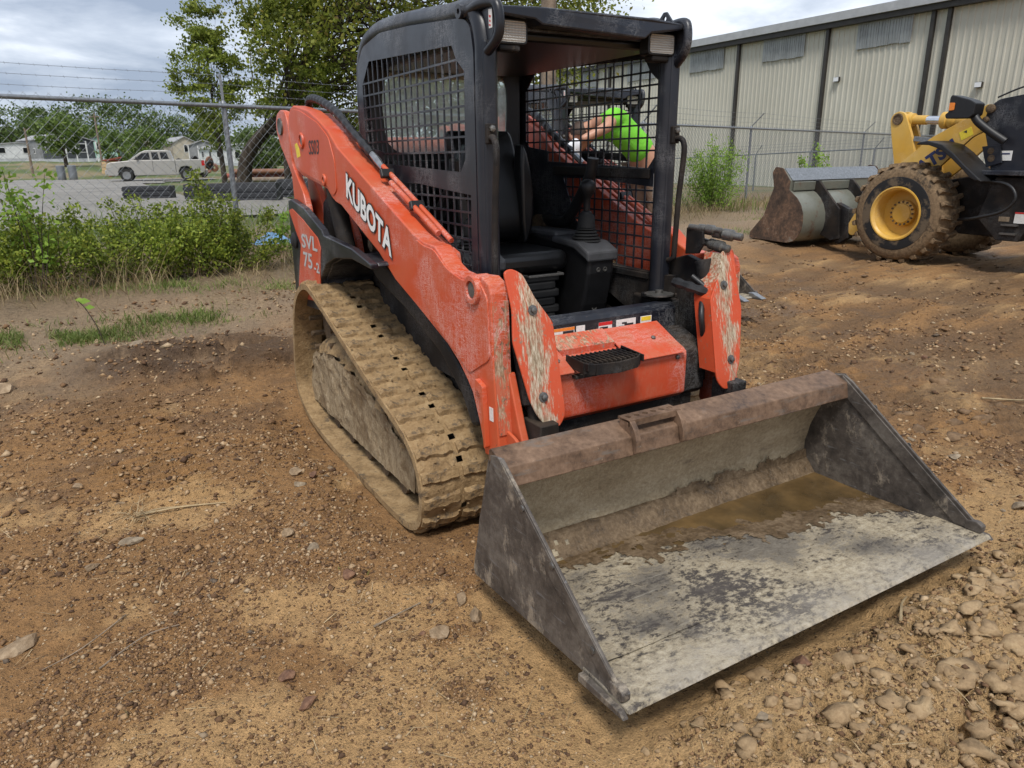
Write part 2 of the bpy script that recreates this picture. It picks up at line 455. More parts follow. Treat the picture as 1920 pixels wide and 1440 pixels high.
# bucket steel
m = NT('bucket_rust')
n1 = m.noise(5, 8, .68); n2 = m.noise(34, 6, .7); n3 = m.noise(11, 6, .7, stretch=(.5, 1, 3), off=(2, 9, 4))
c = m.ramp(m.math('ADD', m.math('MULTIPLY', n1, .55), m.math('MULTIPLY', n2, .45)), [(.36, (.06, .038, .026)), (.48, (.15, .092, .058)), (.6, (.24, .152, .098)), (.7, (.33, .23, .155))])
c = m.mix(m.ramp(n3, [(.58, 0), (.68, .6)]), c, (.15, .14, .125))
c = m.mix(m.ramp(m.noise(48, 5, .7, off=(1, 5, 2)), [(.66, 0), (.72, .8)]), c, (.36, .27, .18))
m.fin(c, m.ramp(n1, [(.35, .45), (.65, .75)]), .25, m.bump(n2, .25, .006), .4)
m = NT('bucket_side')
n1 = m.noise(4, 8, .66); n2 = m.noise(30, 6, .7)
z = m.sep()
c = m.ramp(m.math('ADD', m.math('MULTIPLY', n1, .6), m.math('MULTIPLY', n2, .4)), [(.36, (.038, .033, .029)), (.50, (.095, .080, .068)), (.64, (.19, .168, .142))])
ck = m.ramp(m.math('ADD', m.noise(3.0, 9, .74, stretch=(1, 1.6, 1), off=(6, 3.4, 2)), m.math('MULTIPLY', m.noise(36, 4), .08)), [(.60, 0), (.67, .85)])
c = m.mix(ck, c, m.mix(n2, (.26, .21, .155), (.42, .36, .28)))
c = m.mix(m.ramp(m.noise(13, 6, .7, stretch=(1, .5, 5), off=(1, 2, 2)), [(.60, 0), (.66, .6)]), c, (.20, .20, .20))
m.fin(c, .55, .2, m.bump(m.math('ADD', m.math('MULTIPLY', ck, 1.5), n2), .35, .008), .4)
# bucket inside: dried grey cement and clay over dark steel
m = NT('bucket_floor')
P = m.sep(m.tc.outputs['Object'])
n1 = m.noise(3.6, 8, .70, stretch=(.7, 1.5, 1)); n2 = m.noise(30, 6, .75, stretch=(1, 1.4, 1)); n3 = m.noise(120, 4, .7)
steel_c = m.ramp(n2, [(.3, (.045, .038, .034)), (.6, (.105, .090, .078))])
st_ = m.noise(14, 5, .7, stretch=(.25, 2.6, 1), off=(2, 5, 1))
cake_c = m.ramp(m.math('ADD', m.math('MULTIPLY', n2, .6), m.math('MULTIPLY', n3, .4)), [(.34, (.19, .15, .098)), (.5, (.36, .30, .205)), (.66, (.53, .465, .35))])
cf = m.ramp(m.math('ADD', m.math('MULTIPLY', n1, .50), m.math('MULTIPLY', n2, .50)), [(.43, 0), (.475, .75), (.55, 1)])
c = m.mix(cf, steel_c, cake_c)
c = m.mix(m.ramp(n3, [(.58, 0), (.66, .6)]), c, (.08, .068, .058))
c = m.mix(m.ramp(m.math('ADD', m.math('MULTIPLY', m.noise(2.3, 5, .6, off=(7, 1, 3)), .6), m.math('MULTIPLY', n2, .4)), [(.50, 0), (.56, .8)]), c, m.mix(n3, (.05, .045, .043), (.17, .15, .125)))
c = m.mix(m.ramp(st_, [(.60, 0), (.68, .3)]), c, (.46, .42, .34))
# pale chalky strip towards the cutting edge
edge = m.math('MULTIPLY', m.math('SUBTRACT', 1.0, m.math('MULTIPLY', m.math('ADD', P[1], 2.4), 5.2), clamp=True), m.ramp(m.noise(5, 8, .7, off=(3, 1, 1)), [(.38, 0), (.6, 1)]))
c = m.mix(m.math('MULTIPLY', edge, .8), c, m.mix(n3, (.28, .245, .195), (.45, .41, .35)))
m.fin(c, .85, 0, m.bump(m.math('ADD', m.math('MULTIPLY', cf, .8), m.math('ADD', n2, m.math('MULTIPLY', n3, .6))), .5, .01), .25)
m = NT('bucket_back')
n1 = m.noise(3.0, 8, .62, stretch=(.7, 1, 1.6)); n2 = m.noise(60, 6, .7)
c = m.ramp(m.math('ADD', m.math('MULTIPLY', n1, .55), m.math('MULTIPLY', n2, .45)), [(.36, (.23, .175, .105)), (.52, (.41, .325, .21)), (.66, (.55, .46, .32))])
dk = m.ramp(m.noise(5, 8, .74, off=(4, 4, 1), stretch=(.6, 1, 1.5)), [(.60, 0), (.70, .6)])
c = m.mix(dk, c, (.10, .075, .065))
m.fin(c, .85, 0, m.bump(m.math('ADD', n2, m.math('MULTIPLY', n1, .8)), .8, .012), .25)
# muddy puddle
m = NT('puddle')
n1 = m.noise(4, 6, .6); n2 = m.noise(40, 5, .6)
c = m.ramp(n1, [(.35, (.050, .033, .015)), (.52, (.098, .062, .026)), (.68, (.16, .098, .038))])
m.fin(c, .06, 0, m.bump(n2, .03, .002), .5)
m = NT('wet_mud')
n1 = m.noise(9, 8, .66); n2 = m.noise(50, 6, .7)
c = m.ramp(m.math('ADD', m.math('MULTIPLY', n1, .5), m.math('MULTIPLY', n2, .5)), [(.36, (.05, .033, .018)), (.5, (.125, .083, .045)), (.64, (.23, .165, .10))])
m.fin(c, m.ramp(n1, [(.4, .28), (.6, .65)]), 0, m.bump(m.math('ADD', n1, n2), .8, .012), .4)
# ground
m = NT('soil')
at = m.n.new('ShaderNodeAttribute'); at.attribute_name = 'soil'
at2 = m.n.new('ShaderNodeAttribute'); at2.attribute_name = 'wet'
pos = m.geo.outputs['Position']
n2 = m.noise(26, 5, .72, pos); n3 = m.noise(150, 3, .7, pos)
f = m.ramp(m.math('ADD', m.math('MULTIPLY', n2, .5), m.math('MULTIPLY', n3, .5)), [(.34, .38), (.43, .82), (.52, 1.08), (.66, 1.45)])
c = m.mix(1.0, at.outputs['Color'], f, 'MULTIPLY')
vd = m.voro(55, pos); peb = m.ramp(vd, [(.18, 1), (.30, 0)])
vc = m.voro(55, pos, out='Color')
pc = m.ramp(m.math('MULTIPLY', m.sep(vc)[0], 1.0), [(0, (.10, .055, .03)), (.4, (.24, .14, .07)), (.75, (.34, .22, .12)), (1, (.42, .34, .24))])
pm = m.math('MULTIPLY', peb, m.math('MULTIPLY', m.ramp(m.sep(vc)[1], [(.5, 0), (.55, 1)]), .7))
c = m.mix(pm, c, pc)
rg = m.math('SUBTRACT', .92, m.math('MULTIPLY', at2.outputs['Fac'], .55))
hb = m.math('ADD', m.math('ADD', n2, m.math('MULTIPLY', n3, .6)), m.math('MULTIPLY', pm, .8))
m.fin(c, rg, 0, m.bump(hb, 1.0, .03), .3)
# gravel and rocks
m = NT('gravel')
ri = m.geo.outputs['Random Per Island']
c = m.ramp(ri, [(0, (.075, .042, .024)), (.3, (.15, .082, .04)), (.55, (.23, .135, .066)), (.80, (.34, .215, .11)), (.95, (.46, .34, .21)), (1, (.10, .075, .055))])
c = m.mix(1.0, c, m.ramp(m.noise(60, 4, .6), [(.3, .7), (.7, 1.25)]), 'MULTIPLY')
m.fin(c, .85, 0, m.bump(m.noise(150, 4), .3, .004), .3)
def rock(name, a, b):
    m = NT(name); n1 = m.noise(9, 8, .65); n2 = m.noise(45, 6, .7)
    c = m.ramp(m.math('ADD', m.math('MULTIPLY', n1, .6), m.math('MULTIPLY', n2, .4)), [(.36, tuple(k*.55 for k in a)), (.5, a), (.66, b)])
    m.fin(c, .85, 0, m.bump(m.math('ADD', n1, m.math('MULTIPLY', n2, .5)), .6, .012), .3)
rock('rock_tan', (.27, .19, .115), (.42, .32, .21))
rock('rock_red', (.17, .09, .055), (.28, .16, .09))
rock('rock_grey', (.24, .185, .125), (.37, .30, .21))
rock('clod_brown', (.17, .105, .056), (.27, .175, .095))
rock('clod', (.29, .195, .105), (.43, .31, .175))
plain('straw', (.36, .27, .15), .8, 0, .45, 9)
plain('twig', (.27, .21, .15), .85, 0, .45, 14, .3)
# foliage
def leaf(name, stops, tl=.35):
    m = NT(name)
    c = m.ramp(m.geo.outputs['Random Per Island'], stops)
    c = m.mix(1.0, c, m.ramp(m.noise(.9, 3, .5, m.geo.outputs['Position']), [(.3, .72), (.7, 1.28)]), 'MULTIPLY')
    m.val(m.b.inputs['Base Color'], c); m.b.inputs['Roughness'].default_value = .55
    m.b.inputs['Specular IOR Level'].default_value = .3
    t = m.n.new('ShaderNodeBsdfTranslucent'); m.lk(c, t.inputs[0])
    x = m.n.new('ShaderNodeMixShader'); x.inputs[0].default_value = tl
    m.lk(m.b.outputs[0], x.inputs[1]); m.lk(t.outputs[0], x.inputs[2]); m.lk(x.outputs[0], m.out.inputs[0])
leaf('leaf_oak', [(0, (.085, .11, .019)), (.5, (.20, .235, .036)), (.85, (.32, .335, .058)), (1, (.24, .18, .045))], .5)
leaf('leaf_light', [(0, (.11, .155, .026)), (.5, (.21, .265, .042)), (1, (.31, .35, .066))], .45)
leaf('leaf_far', [(0, (.05, .08, .022)), (.5, (.095, .145, .036)), (1, (.145, .195, .052))])
leaf('leaf_far_light', [(0, (.075, .125, .03)), (.5, (.135, .20, .042)), (1, (.19, .26, .06))])
leaf('leaf_shrub', [(0, (.085, .125, .018)), (.5, (.19, .255, .036)), (.85, (.32, .38, .055)), (1, (.40, .42, .075))], .45)
leaf('leaf_bright', [(0, (.13, .24, .03)), (.5, (.22, .36, .05)), (1, (.32, .46, .07))], .45)
leaf('grass', [(0, (.09, .14, .03)), (.5, (.16, .225, .045)), (.8, (.23, .27, .08)), (1, (.34, .29, .14))], .35)
leaf('dry_grass', [(0, (.17, .12, .06)), (.4, (.29, .215, .115)), (.8, (.40, .315, .19)), (1, (.14, .16, .05))], .25)
m = NT('bark')
n1 = m.noise(7, 7, .65, stretch=(1, 1, .25)); c = m.ramp(n1, [(.35, (.028, .022, .017)), (.55, (.075, .06, .046)), (.7, (.12, .10, .08))])
m.fin(c, .9, 0, m.bump(n1, .8, .03), .2)
# building sheet metal
m = NT('siding')
P = m.sep(m.geo.outputs['Position'])
n1 = m.noise(.35, 5, .6, m.geo.outputs['Position']); n2 = m.noise(1.1, 6, .6, m.geo.outputs['Position'], stretch=(1, 3, .25))
c = m.mix(m.ramp(n1, [(.35, 0), (.7, 1)]), (.46, .445, .375), (.53, .515, .44))
c = m.mix(m.ramp(n2, [(.55, 0), (.75, .30)]), c, (.30, .285, .23))
m.fin(c, .5, 0, None, .4)
plain('skylight_panel', (.27, .285, .285), .45, 0, .22, 1.5)
plain('trim_dark', (.03, .026, .022), .5, 0, .3, 3)
plain('fascia_grey', (.36, .37, .38), .45, 0, .12, 2)
plain('lamp_white', (.72, .74, .76), .3, 0, .05, 2)
# road and distant things
m = NT('asphalt_pale')
n1 = m.noise(.5, 6, .6, m.geo.outputs['Position']); n2 = m.noise(9, 6, .6, m.geo.outputs['Position'])
m.fin(m.ramp(m.math('ADD', m.math('MULTIPLY', n1, .6), m.math('MULTIPLY', n2, .4)), [(.35, (.17, .16, .142)), (.65, (.27, .255, .23))]), .85, 0, m.bump(n2, .3, .02), .3)
for nm, col in dict(wall_grey=(.22,.225,.23), wall_dark=(.05,.055,.062), wall_mint=(.30,.46,.40), wall_tan=(.42,.37,.29), wall_white=(.60,.61,.61), roof_grey=(.30,.30,.30), roof_dark=(.06,.065,.08), skirting=(.45,.46,.48), wood_new=(.50,.34,.18), wood_red=(.25,.06,.035), green_bin=(.06,.22,.12), pipe_rust=(.20,.09,.05), door_white=(.65,.65,.63), bin_black=(.018,.019,.022), bin_dark=(.035,.036,.04), truck_trim=(.03,.03,.032)).items():
    plain(nm, col, .7, 0, .18, 1.2)
m = NT('car_paint'); m.fin(m.mix(m.noise(3, 3), (.36, .345, .315), (.44, .42, .385)), .28, .35, None, .5)
plain('tail_red', (.45, .015, .015), .25, 0, .1, 9)
plain('glass_dark', (.012, .014, .016), .1, 0, .1, 5)
plain('tyre', (.022, .021, .02), .85, 0, .3, 10, .3)
plain('tarp_blue', (.16, .33, .55), .5, 0, .4, 5, .4)
# loader bucket steel
m = NT('loader_bucket')
P = m.sep(); n1 = m.noise(2.6, 8, .66); n2 = m.noise(16, 6, .7)
rst = m.ramp(m.math('ADD', m.math('MULTIPLY', n1, .7), m.math('MULTIPLY', n2, .3)), [(.54, 0), (.64, 1)])
c = m.mix(m.math('MULTIPLY', rst, .75), m.mix(n2, (.15, .155, .125), (.24, .245, .205)), m.ramp(n2, [(.35, (.05, .022, .012)), (.6, (.16, .068, .032))]))
m.fin(c, m.mix(rst, .32, .75), .25, m.bump(n2, .2, .01), .45)
m = NT('loader_bucket_rust')
n1 = m.noise(1.7, 8, .7, dist=.6); n2 = m.noise(16, 6, .7)
m.fin(m.ramp(m.math('ADD', m.math('MULTIPLY', n1, .6), m.math('MULTIPLY', n2, .4)), [(.36, (.035, .026, .020)), (.48, (.085, .056, .040)), (.56, (.17, .10, .062)), (.64, (.24, .22, .18))]), .75, .1, m.bump(n2, .3, .01), .35)
m = NT('tyre_muddy')
n1 = m.noise(2.6, 7, .62); n2 = m.noise(22, 6, .7)
c = m.mix(m.ramp(m.math('ADD', m.math('MULTIPLY', n1, .75), m.math('MULTIPLY', n2, .25)), [(.34, 0), (.46, 1)]), (.022, .021, .020), m.ramp(n2, [(.3, (.10, .066, .038)), (.7, (.27, .185, .105))]))
m.fin(c, .85, 0, m.bump(n2, .6, .02), .3)
m = NT('tyre_clean')
n1 = m.noise(2.0, 6, .62, off=(3, 1.5, 7)); n2 = m.noise(22, 6, .7)
m.fin(m.mix(m.ramp(m.math('ADD', m.math('MULTIPLY', n1, .8), m.math('MULTIPLY', n2, .2)), [(.50, 0), (.56, .9)]), (.014, .014, .015), (.13, .095, .06)), .7, 0, m.bump(n2, .4, .01), .35)
# people
plain('skin', (.46, .24, .155), .5, 0, .1, 9)
plain('hair', (.05, .03, .02), .7, 0, .3, 30)
m = NT('shirt_green'); n1 = m.noise(9, 5, .6)
m.fin(m.mix(n1, (.15, .50, .04), (.21, .62, .06)), .85, 0, m.bump(m.noise(7, 4, .5, dist=1.0), .6, .03), .2)
m = NT('trousers_tan'); m.fin(m.mix(m.noise(12, 5), (.17, .115, .08), (.26, .185, .13)), .9, 0, m.bump(m.noise(9, 5), .5, .03), .2)
plain('paper', (.75, .77, .80), .8, 0, .05, 4)
# ------------------------------------------------------------------ compact track loader
def make_track_loader(label):
    ORG[0] = (0, 2.4, -.23)
    root = thing('track_loader', label, 'track loader', ORG[0])
    def B(mb, name, mat, par=root, bv=0.0, sm=None, seg=2):
        if par.parent is not None and par.parent.parent is not None: par = par.parent     # never a fourth level
        return mb.build(name, mat, par, bv, sm, None, seg)
    # ---- chassis
    mb = MB().prism([(1.36,.30),(1.36,.40),(2.74,.40),(2.78,.88),(3.0,.98),(3.7,1.16),(3.86,.95),(3.84,.35),(3.3,.06),(1.6,.06)], -.50, .50)
    B(mb, 'chassis', 'black_dirty', bv=.012)
    # engine hood and rear door behind the cab
    mb = MB().prism([(3.12,.9),(3.12,1.28),(3.35,1.40),(3.72,1.36),(3.92,1.22),(3.96,.5),(3.8,.35),(3.2,.4)], -.48, .48)
    B(mb, 'engine_hood', 'orange', bv=.03, seg=3)
    # ---- both sides: tracks, fenders, towers and arms
    loop = [(1.56,-.16),(1.75,-.235),(2.3,-.238),(2.9,-.238),(3.40,-.20),(3.66,-.10),(3.725,.05),(3.66,.36),(3.56,.60),(3.42,.72),(3.23,.785),(3.05,.745),(2.61,.592),(2.10,.415),(1.75,.315),(1.60,.24),(1.515,.12),(1.505,-.02)]
    loop = chaikin(loop, 2)
    pts = [Vector((0, a, b)) for a, b in loop]
    seglen = [(pts[(i+1)%len(pts)]-pts[i]).length for i in range(len(pts))]
    total = sum(seglen)
    def at_len(s):
        s %= total; i = 0
        while s > seglen[i]: s -= seglen[i]; i += 1
        a, b = pts[i], pts[(i+1)%len(pts)]; t = (b-a).normalized()
        return a + t*s, t
    NU, NV = 368, 27
    nz = np.random.RandomState(5)
    for sd in (-1, 1):
        trk = MB()
        x_out, x_in = .92, .52
        uu = np.linspace(0, total, NU, endpoint=False)
        P = []; N = []
        for s in uu:
            p, t = at_len(s); t2 = (at_len(s+.06)[1] + at_len(s-.06)[1] + t).normalized()
            n = Vector((0, t2.z, -t2.y)); P.append(p); N.append(n)
        c0 = Vector((0, 2.6, .2))
        if (P[0]-c0).dot(N[0]) < 0: N = [-n for n in N]
        A, Bv = np.meshgrid(uu, np.linspace(x_out, x_in, NV), indexing='ij')
        dsp = (fbm(A*9, Bv*9 + 3*sd, 3, 5, .6)-.5)*.024 + np.maximum(0, fbm(A*22, Bv*22 + 3*sd, 7, 3, .6)-.55)*.025
        dsp[:, 0] *= .2; dsp[:, -1] *= .2
        vo = []
        for i in range(NU):
            for j in range(NV):
                q = P[i] + N[i]*dsp[i, j]
                vo.append((sd*Bv[i, j], q.y, q.z))
        for i in range(NU):
            for j in (0, NV-1):
                q = P[i] - N[i]*.035; vo.append((sd*Bv[i, j], q.y, q.z))
        f = []
        o2 = NU*NV
        for i in range(NU):
            k = (i+1) % NU
            for j in range(NV-1):
                if j in (13, 14) and (i % 8) in (3, 4) and (i // 8) % 3 != 1: continue       # sprocket windows through the belt
                f.append([i*NV+j, k*NV+j, k*NV+j+1, i*NV+j+1])
            f.append([i*NV, k*NV, o2+2*k, o2+2*i]); f.append([i*NV+NV-1, k*NV+NV-1, o2+2*k+1, o2+2*i+1])
        # inner faces left and right of the sprocket windows
        xl, xr = x_out-.19, x_in+.15
        base = len(vo)
        for i in range(NU):
            q = P[i] - N[i]*.035; vo.append((sd*xl, q.y, q.z)); vo.append((sd*xr, q.y, q.z))
        for i in range(NU):
            k = (i+1) % NU
            f.append([o2+2*i, o2+2*k, base+2*k, base+2*i]); f.append([o2+2*i+1, o2+2*k+1, base+2*k+1, base+2*i+1])
        trk.add(vo, f)
        track = B(trk, 'rubber_track', 'mud', sm=60)
        # tread lugs, each a bar of its own
        nl = 46
        def lug_mesh(w):
            lm = MB(); seg = 9
            vv = []; ff = []
            for k in range(seg+1):
                x = -w/2 + w*k/seg
                jy = nz.uniform(-.005, .005); hz = .019 + nz.uniform(-.006, .005)
                if k in (0, seg): hz *= .5
                vv += [(x, -.032+jy, -.008), (x, -.02+jy, hz), (x, .02+jy, hz-.002), (x, .032+jy, -.008)]
            for k in range(seg):
                for q in range(3): ff.append([k*4+q, (k+1)*4+q, (k+1)*4+q+1, k*4+q+1])
            ff += [[3, 2, 1, 0], [seg*4, seg*4+1, seg*4+2, seg*4+3]]
            lm.add(vv, ff); return lm.mesh('tread_lug', 'mud', (0,0,0), 40)
        variants = [lug_mesh(.185) for _ in range(4)]
        for k in range(nl):
            s = total*k/nl
            p, t = at_len(s); t2 = (at_len(s+.05)[1] + at_len(s-.05)[1] + t).normalized()
            n = Vector((0, t2.z, -t2.y))
            if (p-c0).dot(n) < 0: n = -n
            for xx in ((x_out-.10), (x_in+.09)):
                tt = n.cross(Vector((1,0,0)))
                M = Matrix(((1,0,0,sd*xx-ORG[0][0]),(0,tt.y,n.y,p.y-ORG[0][1]+n.y*.002),(0,tt.z,n.z,p.z-ORG[0][2]+n.z*.002),(0,0,0,1)))
                lo = bpy.data.objects.new('tread_lug', variants[k % 4]); C.objects.link(lo)
                lo.parent = track; lo.matrix_local = M
        # crumbs of mud stuck to the belt
        nc = 520; uc = nz.uniform(0, total, nc); xc = nz.uniform(x_in+.01, x_out-.01, nc); sc0 = nz.uniform(.002, .007, nc)
        pc = [at_len(q) for q in uc]
        cv = np.zeros((nc, 6, 3)); OC = np.array([(1,0,0),(-1,0,0),(0,1,0),(0,-1,0),(0,0,1),(0,0,-1)], float)
        for q in range(nc):
            p_, t_ = pc[q]; n_ = Vector((0, t_.z, -t_.y))
            if (p_-c0).dot(n_) < 0: n_ = -n_
            cv[q] = OC*nz.uniform(.6, 1.3, (6, 1))*sc0[q]*np.array([1.3, 1, 1]) + np.array([sd*xc[q], p_.y+n_.y*.014, p_.z+n_.z*.014]) - np.array(ORG[0])
        crumbs = MB()
        for q in range(nc): crumbs.add(cv[q] + np.array(ORG[0]), [(0,2,4),(2,1,4),(1,3,4),(3,0,4),(2,0,5),(1,2,5),(3,1,5),(0,3,5)])
        B(crumbs, 'mud_crumbs', 'mud', track)['kind'] = 'stuff'
        # roller frame caked in mud, rollers, idlers and sprocket
        fr = [(3.604,.151),(3.40,.30),(3.109,.365),(2.548,.333),(2.13,.243),(1.877,.128),(1.811,.055),(1.80,-.10),(1.961,-.118),(2.605,-.122),(3.602,-.095)]
        uf = MB().prism(fr, sd*.82, sd*.58)
        ufo = B(uf, 'roller_frame', 'mud_grey', bv=.015)
        for y in (3.185, 2.896, 2.586, 2.311, 2.05):
            B(MB().lathe([(.02,-.10),(.06,-.10),(.065,-.05),(.04,-.04),(.04,.04),(.065,.05),(.06,.09),(.03,.095)], (sd*.70, y, -.135), (1,0,0), 18), 'roller', 'mud_dark', ufo, sm=40)
        for (y, z, r) in ((1.76,.06,.17),(3.47,.10,.16)):
            B(MB().lathe([(.04,-.12),(r-.05,-.12),(r,-.10),(r,-.03),(r-.06,-.02),(r-.06,.02),(r,.03),(r,.10),(r-.05,.12),(.05,.12)], (sd*.68, y, z), (1,0,0), 24), 'idler_wheel', 'mud_dark', ufo, sm=40)
        sp = MB().lathe([(.05,-.05),(.16,-.05),(.22,-.03),(.22,.03),(.16,.05),(.05,.05)], (sd*.72, 3.26, .50), (1,0,0), 24)
        for k in range(14):
            a = 2*math.pi*k/14
            sp.tube([(sd*.60, 3.26+.225*math.cos(a), .50+.225*math.sin(a)), (sd*.84, 3.26+.225*math.cos(a), .50+.225*math.sin(a))], .018, 6)
        B(sp, 'drive_sprocket', 'mud_dark', ufo, sm=40)
        # thick rough mud plastered over the face of the roller frame
        py_, pz_ = np.meshgrid(np.linspace(1.80, 3.62, 120), np.linspace(-.11, .36, 44))
        inn_ = np.array([inside(a_, b_, fr) for a_, b_ in zip(py_.ravel(), pz_.ravel())]).reshape(py_.shape)
        thick = .004 + .045*np.maximum(0, fbm(py_*7, pz_*7, 45, 5, .62)-.40) + .03*sstep(.0, .3, pz_)*fbm(py_*16, pz_*16, 46, 3, .6)
        pidx = {}; pv = []; pf = []
        for j in range(43):
            for i in range(119):
                if inn_[j,i] and inn_[j+1,i] and inn_[j,i+1] and inn_[j+1,i+1]:
                    q = []
                    for (jj, ii) in ((j,i),(j,i+1),(j+1,i+1),(j+1,i)):
                        if (jj, ii) not in pidx: pidx[(jj,ii)] = len(pv); pv.append((sd*(.821+float(thick[jj,ii])), float(py_[jj,ii]), float(pz_[jj,ii])))
                        q.append(pidx[(jj,ii)])
                    pf.append(q)
        B(MB().add(pv, pf), 'mud_cake', 'mud_grey', ufo, sm=70)
        # mud crust piled on the roller frame
        cr = MB(); nn = 40
        prof = [(3.55,.20),(3.30,.36),(3.05,.42),(2.7,.40),(2.4,.345),(2.1,.275),(1.9,.17)]
        pr = spline([(0,a,b) for a, b in prof], 8)
        vv = []
        for k, q in enumerate(pr):
            for j in range(7):
                a = math.pi*j/6
                w = nz.uniform(.8, 1.15)
                vv.append((sd*(.72 + math.cos(a)*.125*w), q.y+nz.uniform(-.012,.012), q.z - .065 + math.sin(a)*.10*w*(1 if 0 < k < len(pr)-1 else .2)))
        cr.add(vv, [[k*7+j, k*7+j+1, (k+1)*7+j+1, (k+1)*7+j] for k in range(len(pr)-1) for j in range(6)])
        B(cr, 'mud_crust', 'mud', ufo, sm=70)
        # fender / side panel over the rear of the track
        fen = [(3.735,1.251),(3.66,1.263),(3.379,1.224),(3.02,1.116),(2.985,1.087),(2.484,1.058),(2.194,1.006),(2.199,.981),(2.498,1.001),(2.797,.972),(2.99,.915),(3.13,.805),(3.18,.69),(3.20,.60),(3.76,.56),(3.76,.9)]
        F = MB().prism(fen, sd*.842, sd*.80)
        F.prism([(3.74,1.24),(3.70,1.26),(3.70,.56),(3.755,.56)], sd*.80, sd*.46)
        # arch lining
        arch = [(2.20,.992),(2.498,.995),(2.797,.965),(2.99,.908),(3.13,.80),(3.18,.68),(3.20,.60)]
        for a, b in zip(arch[:-1], arch[1:]):
            F.prism([a, b, (b[0]+.015, b[1]+.02), (a[0]+.015, a[1]+.02)], sd*.802, sd*.50)
        fo = B(F, 'fender', 'black_paint', bv=.006)
        red = rounded([(3.72,1.19),(3.64,1.205),(3.40,1.15),(3.10,1.06),(3.055,1.0),(3.12,.82),(3.168,.66),(3.70,.61),(3.63,.75),(3.56,.88),(3.50,.985),(3.58,1.05)], .015)
        B(MB().prism(red, sd*.8455, sd*.840), 'side_decal', 'orange_frame', fo)
        B(MB().lathe([(.02,0),(.05,.0),(.055,.012),(.03,.03),(.01,.03)], (sd*.842, 3.63, 1.0), (sd,0,0), 16), 'grommet', 'rubber', fo, sm=40)
        T = MB()
        rv = Vector((0,-1,.0)) if sd < 0 else Vector((0,1,0))
        st = 3.475 if sd < 0 else 3.10
        text_geo(T, 'SVL', .165, (sd*.8475, st, .975), rv*1.38 + Vector((0,0,.02)), Vector((0,-.1*(1 if sd < 0 else -1),.72)), .004)
        text_geo(T, '75', .185, (sd*.8475, st, .852), rv*1.2 + Vector((0,0,.02)), Vector((0,-.1*(1 if sd < 0 else -1),.72)), .004)
        text_geo(T, '-2', .12, (sd*.8475, st+(-.245 if sd < 0 else .245), .845), rv*1.18 + Vector((0,0,.02)), Vector((0,-.1*(1 if sd < 0 else -1),.72)), .003)
        B(T, 'model_lettering', 'grey_print', fo)
        # ledge that runs forward below the arm
        led = [(2.80,.955),(2.62,.985),(2.2,.87),(1.75,.69),(1.50,.53),(1.42,.36),(1.50,.33),(1.60,.46),(1.82,.61),(2.25,.76),(2.65,.86)]
        B(MB().prism(led, sd*.66, sd*.50), 'side_ledge', 'black_dirty', bv=.02)
        # tower plates and rear link
        tw = [(3.74,.9),(3.74,1.24),(3.60,1.36),(3.30,1.30),(3.05,1.06),(3.0,.9)]
        B(MB().prism(tw, sd*.62, sd*.585), 'tower_plate', 'orange', bv=.006)
        B(MB().prism([(3.45,1.15),(3.42,1.25),(3.20,1.34),(3.12,1.30),(3.25,1.0),(3.45,.95)], sd*.70, sd*.66), 'control_link', 'black_dirty', bv=.008)
        lk = rounded([(4.03,1.74),(3.99,1.80),(3.88,1.825),(3.77,1.81),(3.725,1.74),(3.705,1.646),(3.70,1.477),(3.50,1.311),(3.437,1.20),(3.45,1.10),(3.74,1.10),(3.735,1.27),(3.735,1.42),(3.96,1.60),(4.03,1.69)], .025)
        lo = B(MB().prism(lk, sd*.80, sd*.76), 'rear_link', 'orange', bv=.006)
        B(MB().prism(lk, sd*.70, sd*.66), 'rear_link', 'orange', bv=.006)
        B(MB().lathe([(.02,-.16),(.055,-.16),(.055,.008),(.05,.012),(.03,.004),(.01,.004)], (sd*.80, 3.90, 1.72), (sd,0,0), 18), 'pivot_pin', 'bolt', lo, sm=40)
        # lift cylinder
        cy = MB().tube([(sd*.73, 3.06, 1.36), (sd*.71, 2.96, .98)], .052, 16)
        B(cy, 'lift_cylinder', 'black_dirty', sm=40)
        mo = MB().lathe([(.02,-.2),(.09,-.2),(.09,-.08),(.06,-.06),(.06,.04),(.035,.05),(.035,.09),(.01,.09)], (sd*.60, 2.62, 1.06), (sd,0,-.1), 16)
        B(mo, 'hydraulic_motor', 'mud_dark', sm=40)
        # loader arm
        armp = lambda t, y, z: (sd*(.646+.045*y-t), y, z)
        outl = [(3.665,1.70),(3.64,1.775),(3.595,1.815),(3.534,1.83),(3.403,1.812),(3.25,1.785),(3.104,1.734),(2.95,1.668),(2.818,1.575),(2.343,1.368),(1.907,1.177),(1.80,1.147),(1.69,1.138),(1.64,1.105),(1.587,1.066),(1.53,1.043),(1.44,1.034),(1.36,1.048),(1.285,1.052),(1.235,1.03),(1.218,.99),(1.207,.69),(1.171,.30),(1.29,.28),(1.332,.416),(1.386,.539),(1.427,.583),(1.502,.650),(1.601,.709),(1.915,.842),(2.133,.929),(2.319,1.044),(2.82,1.262),(2.90,1.275),(2.962,1.300),(3.025,1.343),(3.152,1.366),(3.469,1.414),(3.595,1.459),(3.64,1.55)]
        arm = B(MB().prism(outl, 0, .085, armp), 'loader_arm', 'orange', bv=.008, seg=3)
        beam = [(3.25,1.775),(2.95,1.655),(2.818,1.565),(2.343,1.358),(1.907,1.167),(1.70,1.10),(1.60,.72),(1.915,.855),(2.133,.94),(2.319,1.055),(2.82,1.27),(3.1,1.40)]
        B(MB().prism(beam, .0855, .135, armp), 'inner_beam', 'orange', arm, bv=.006)
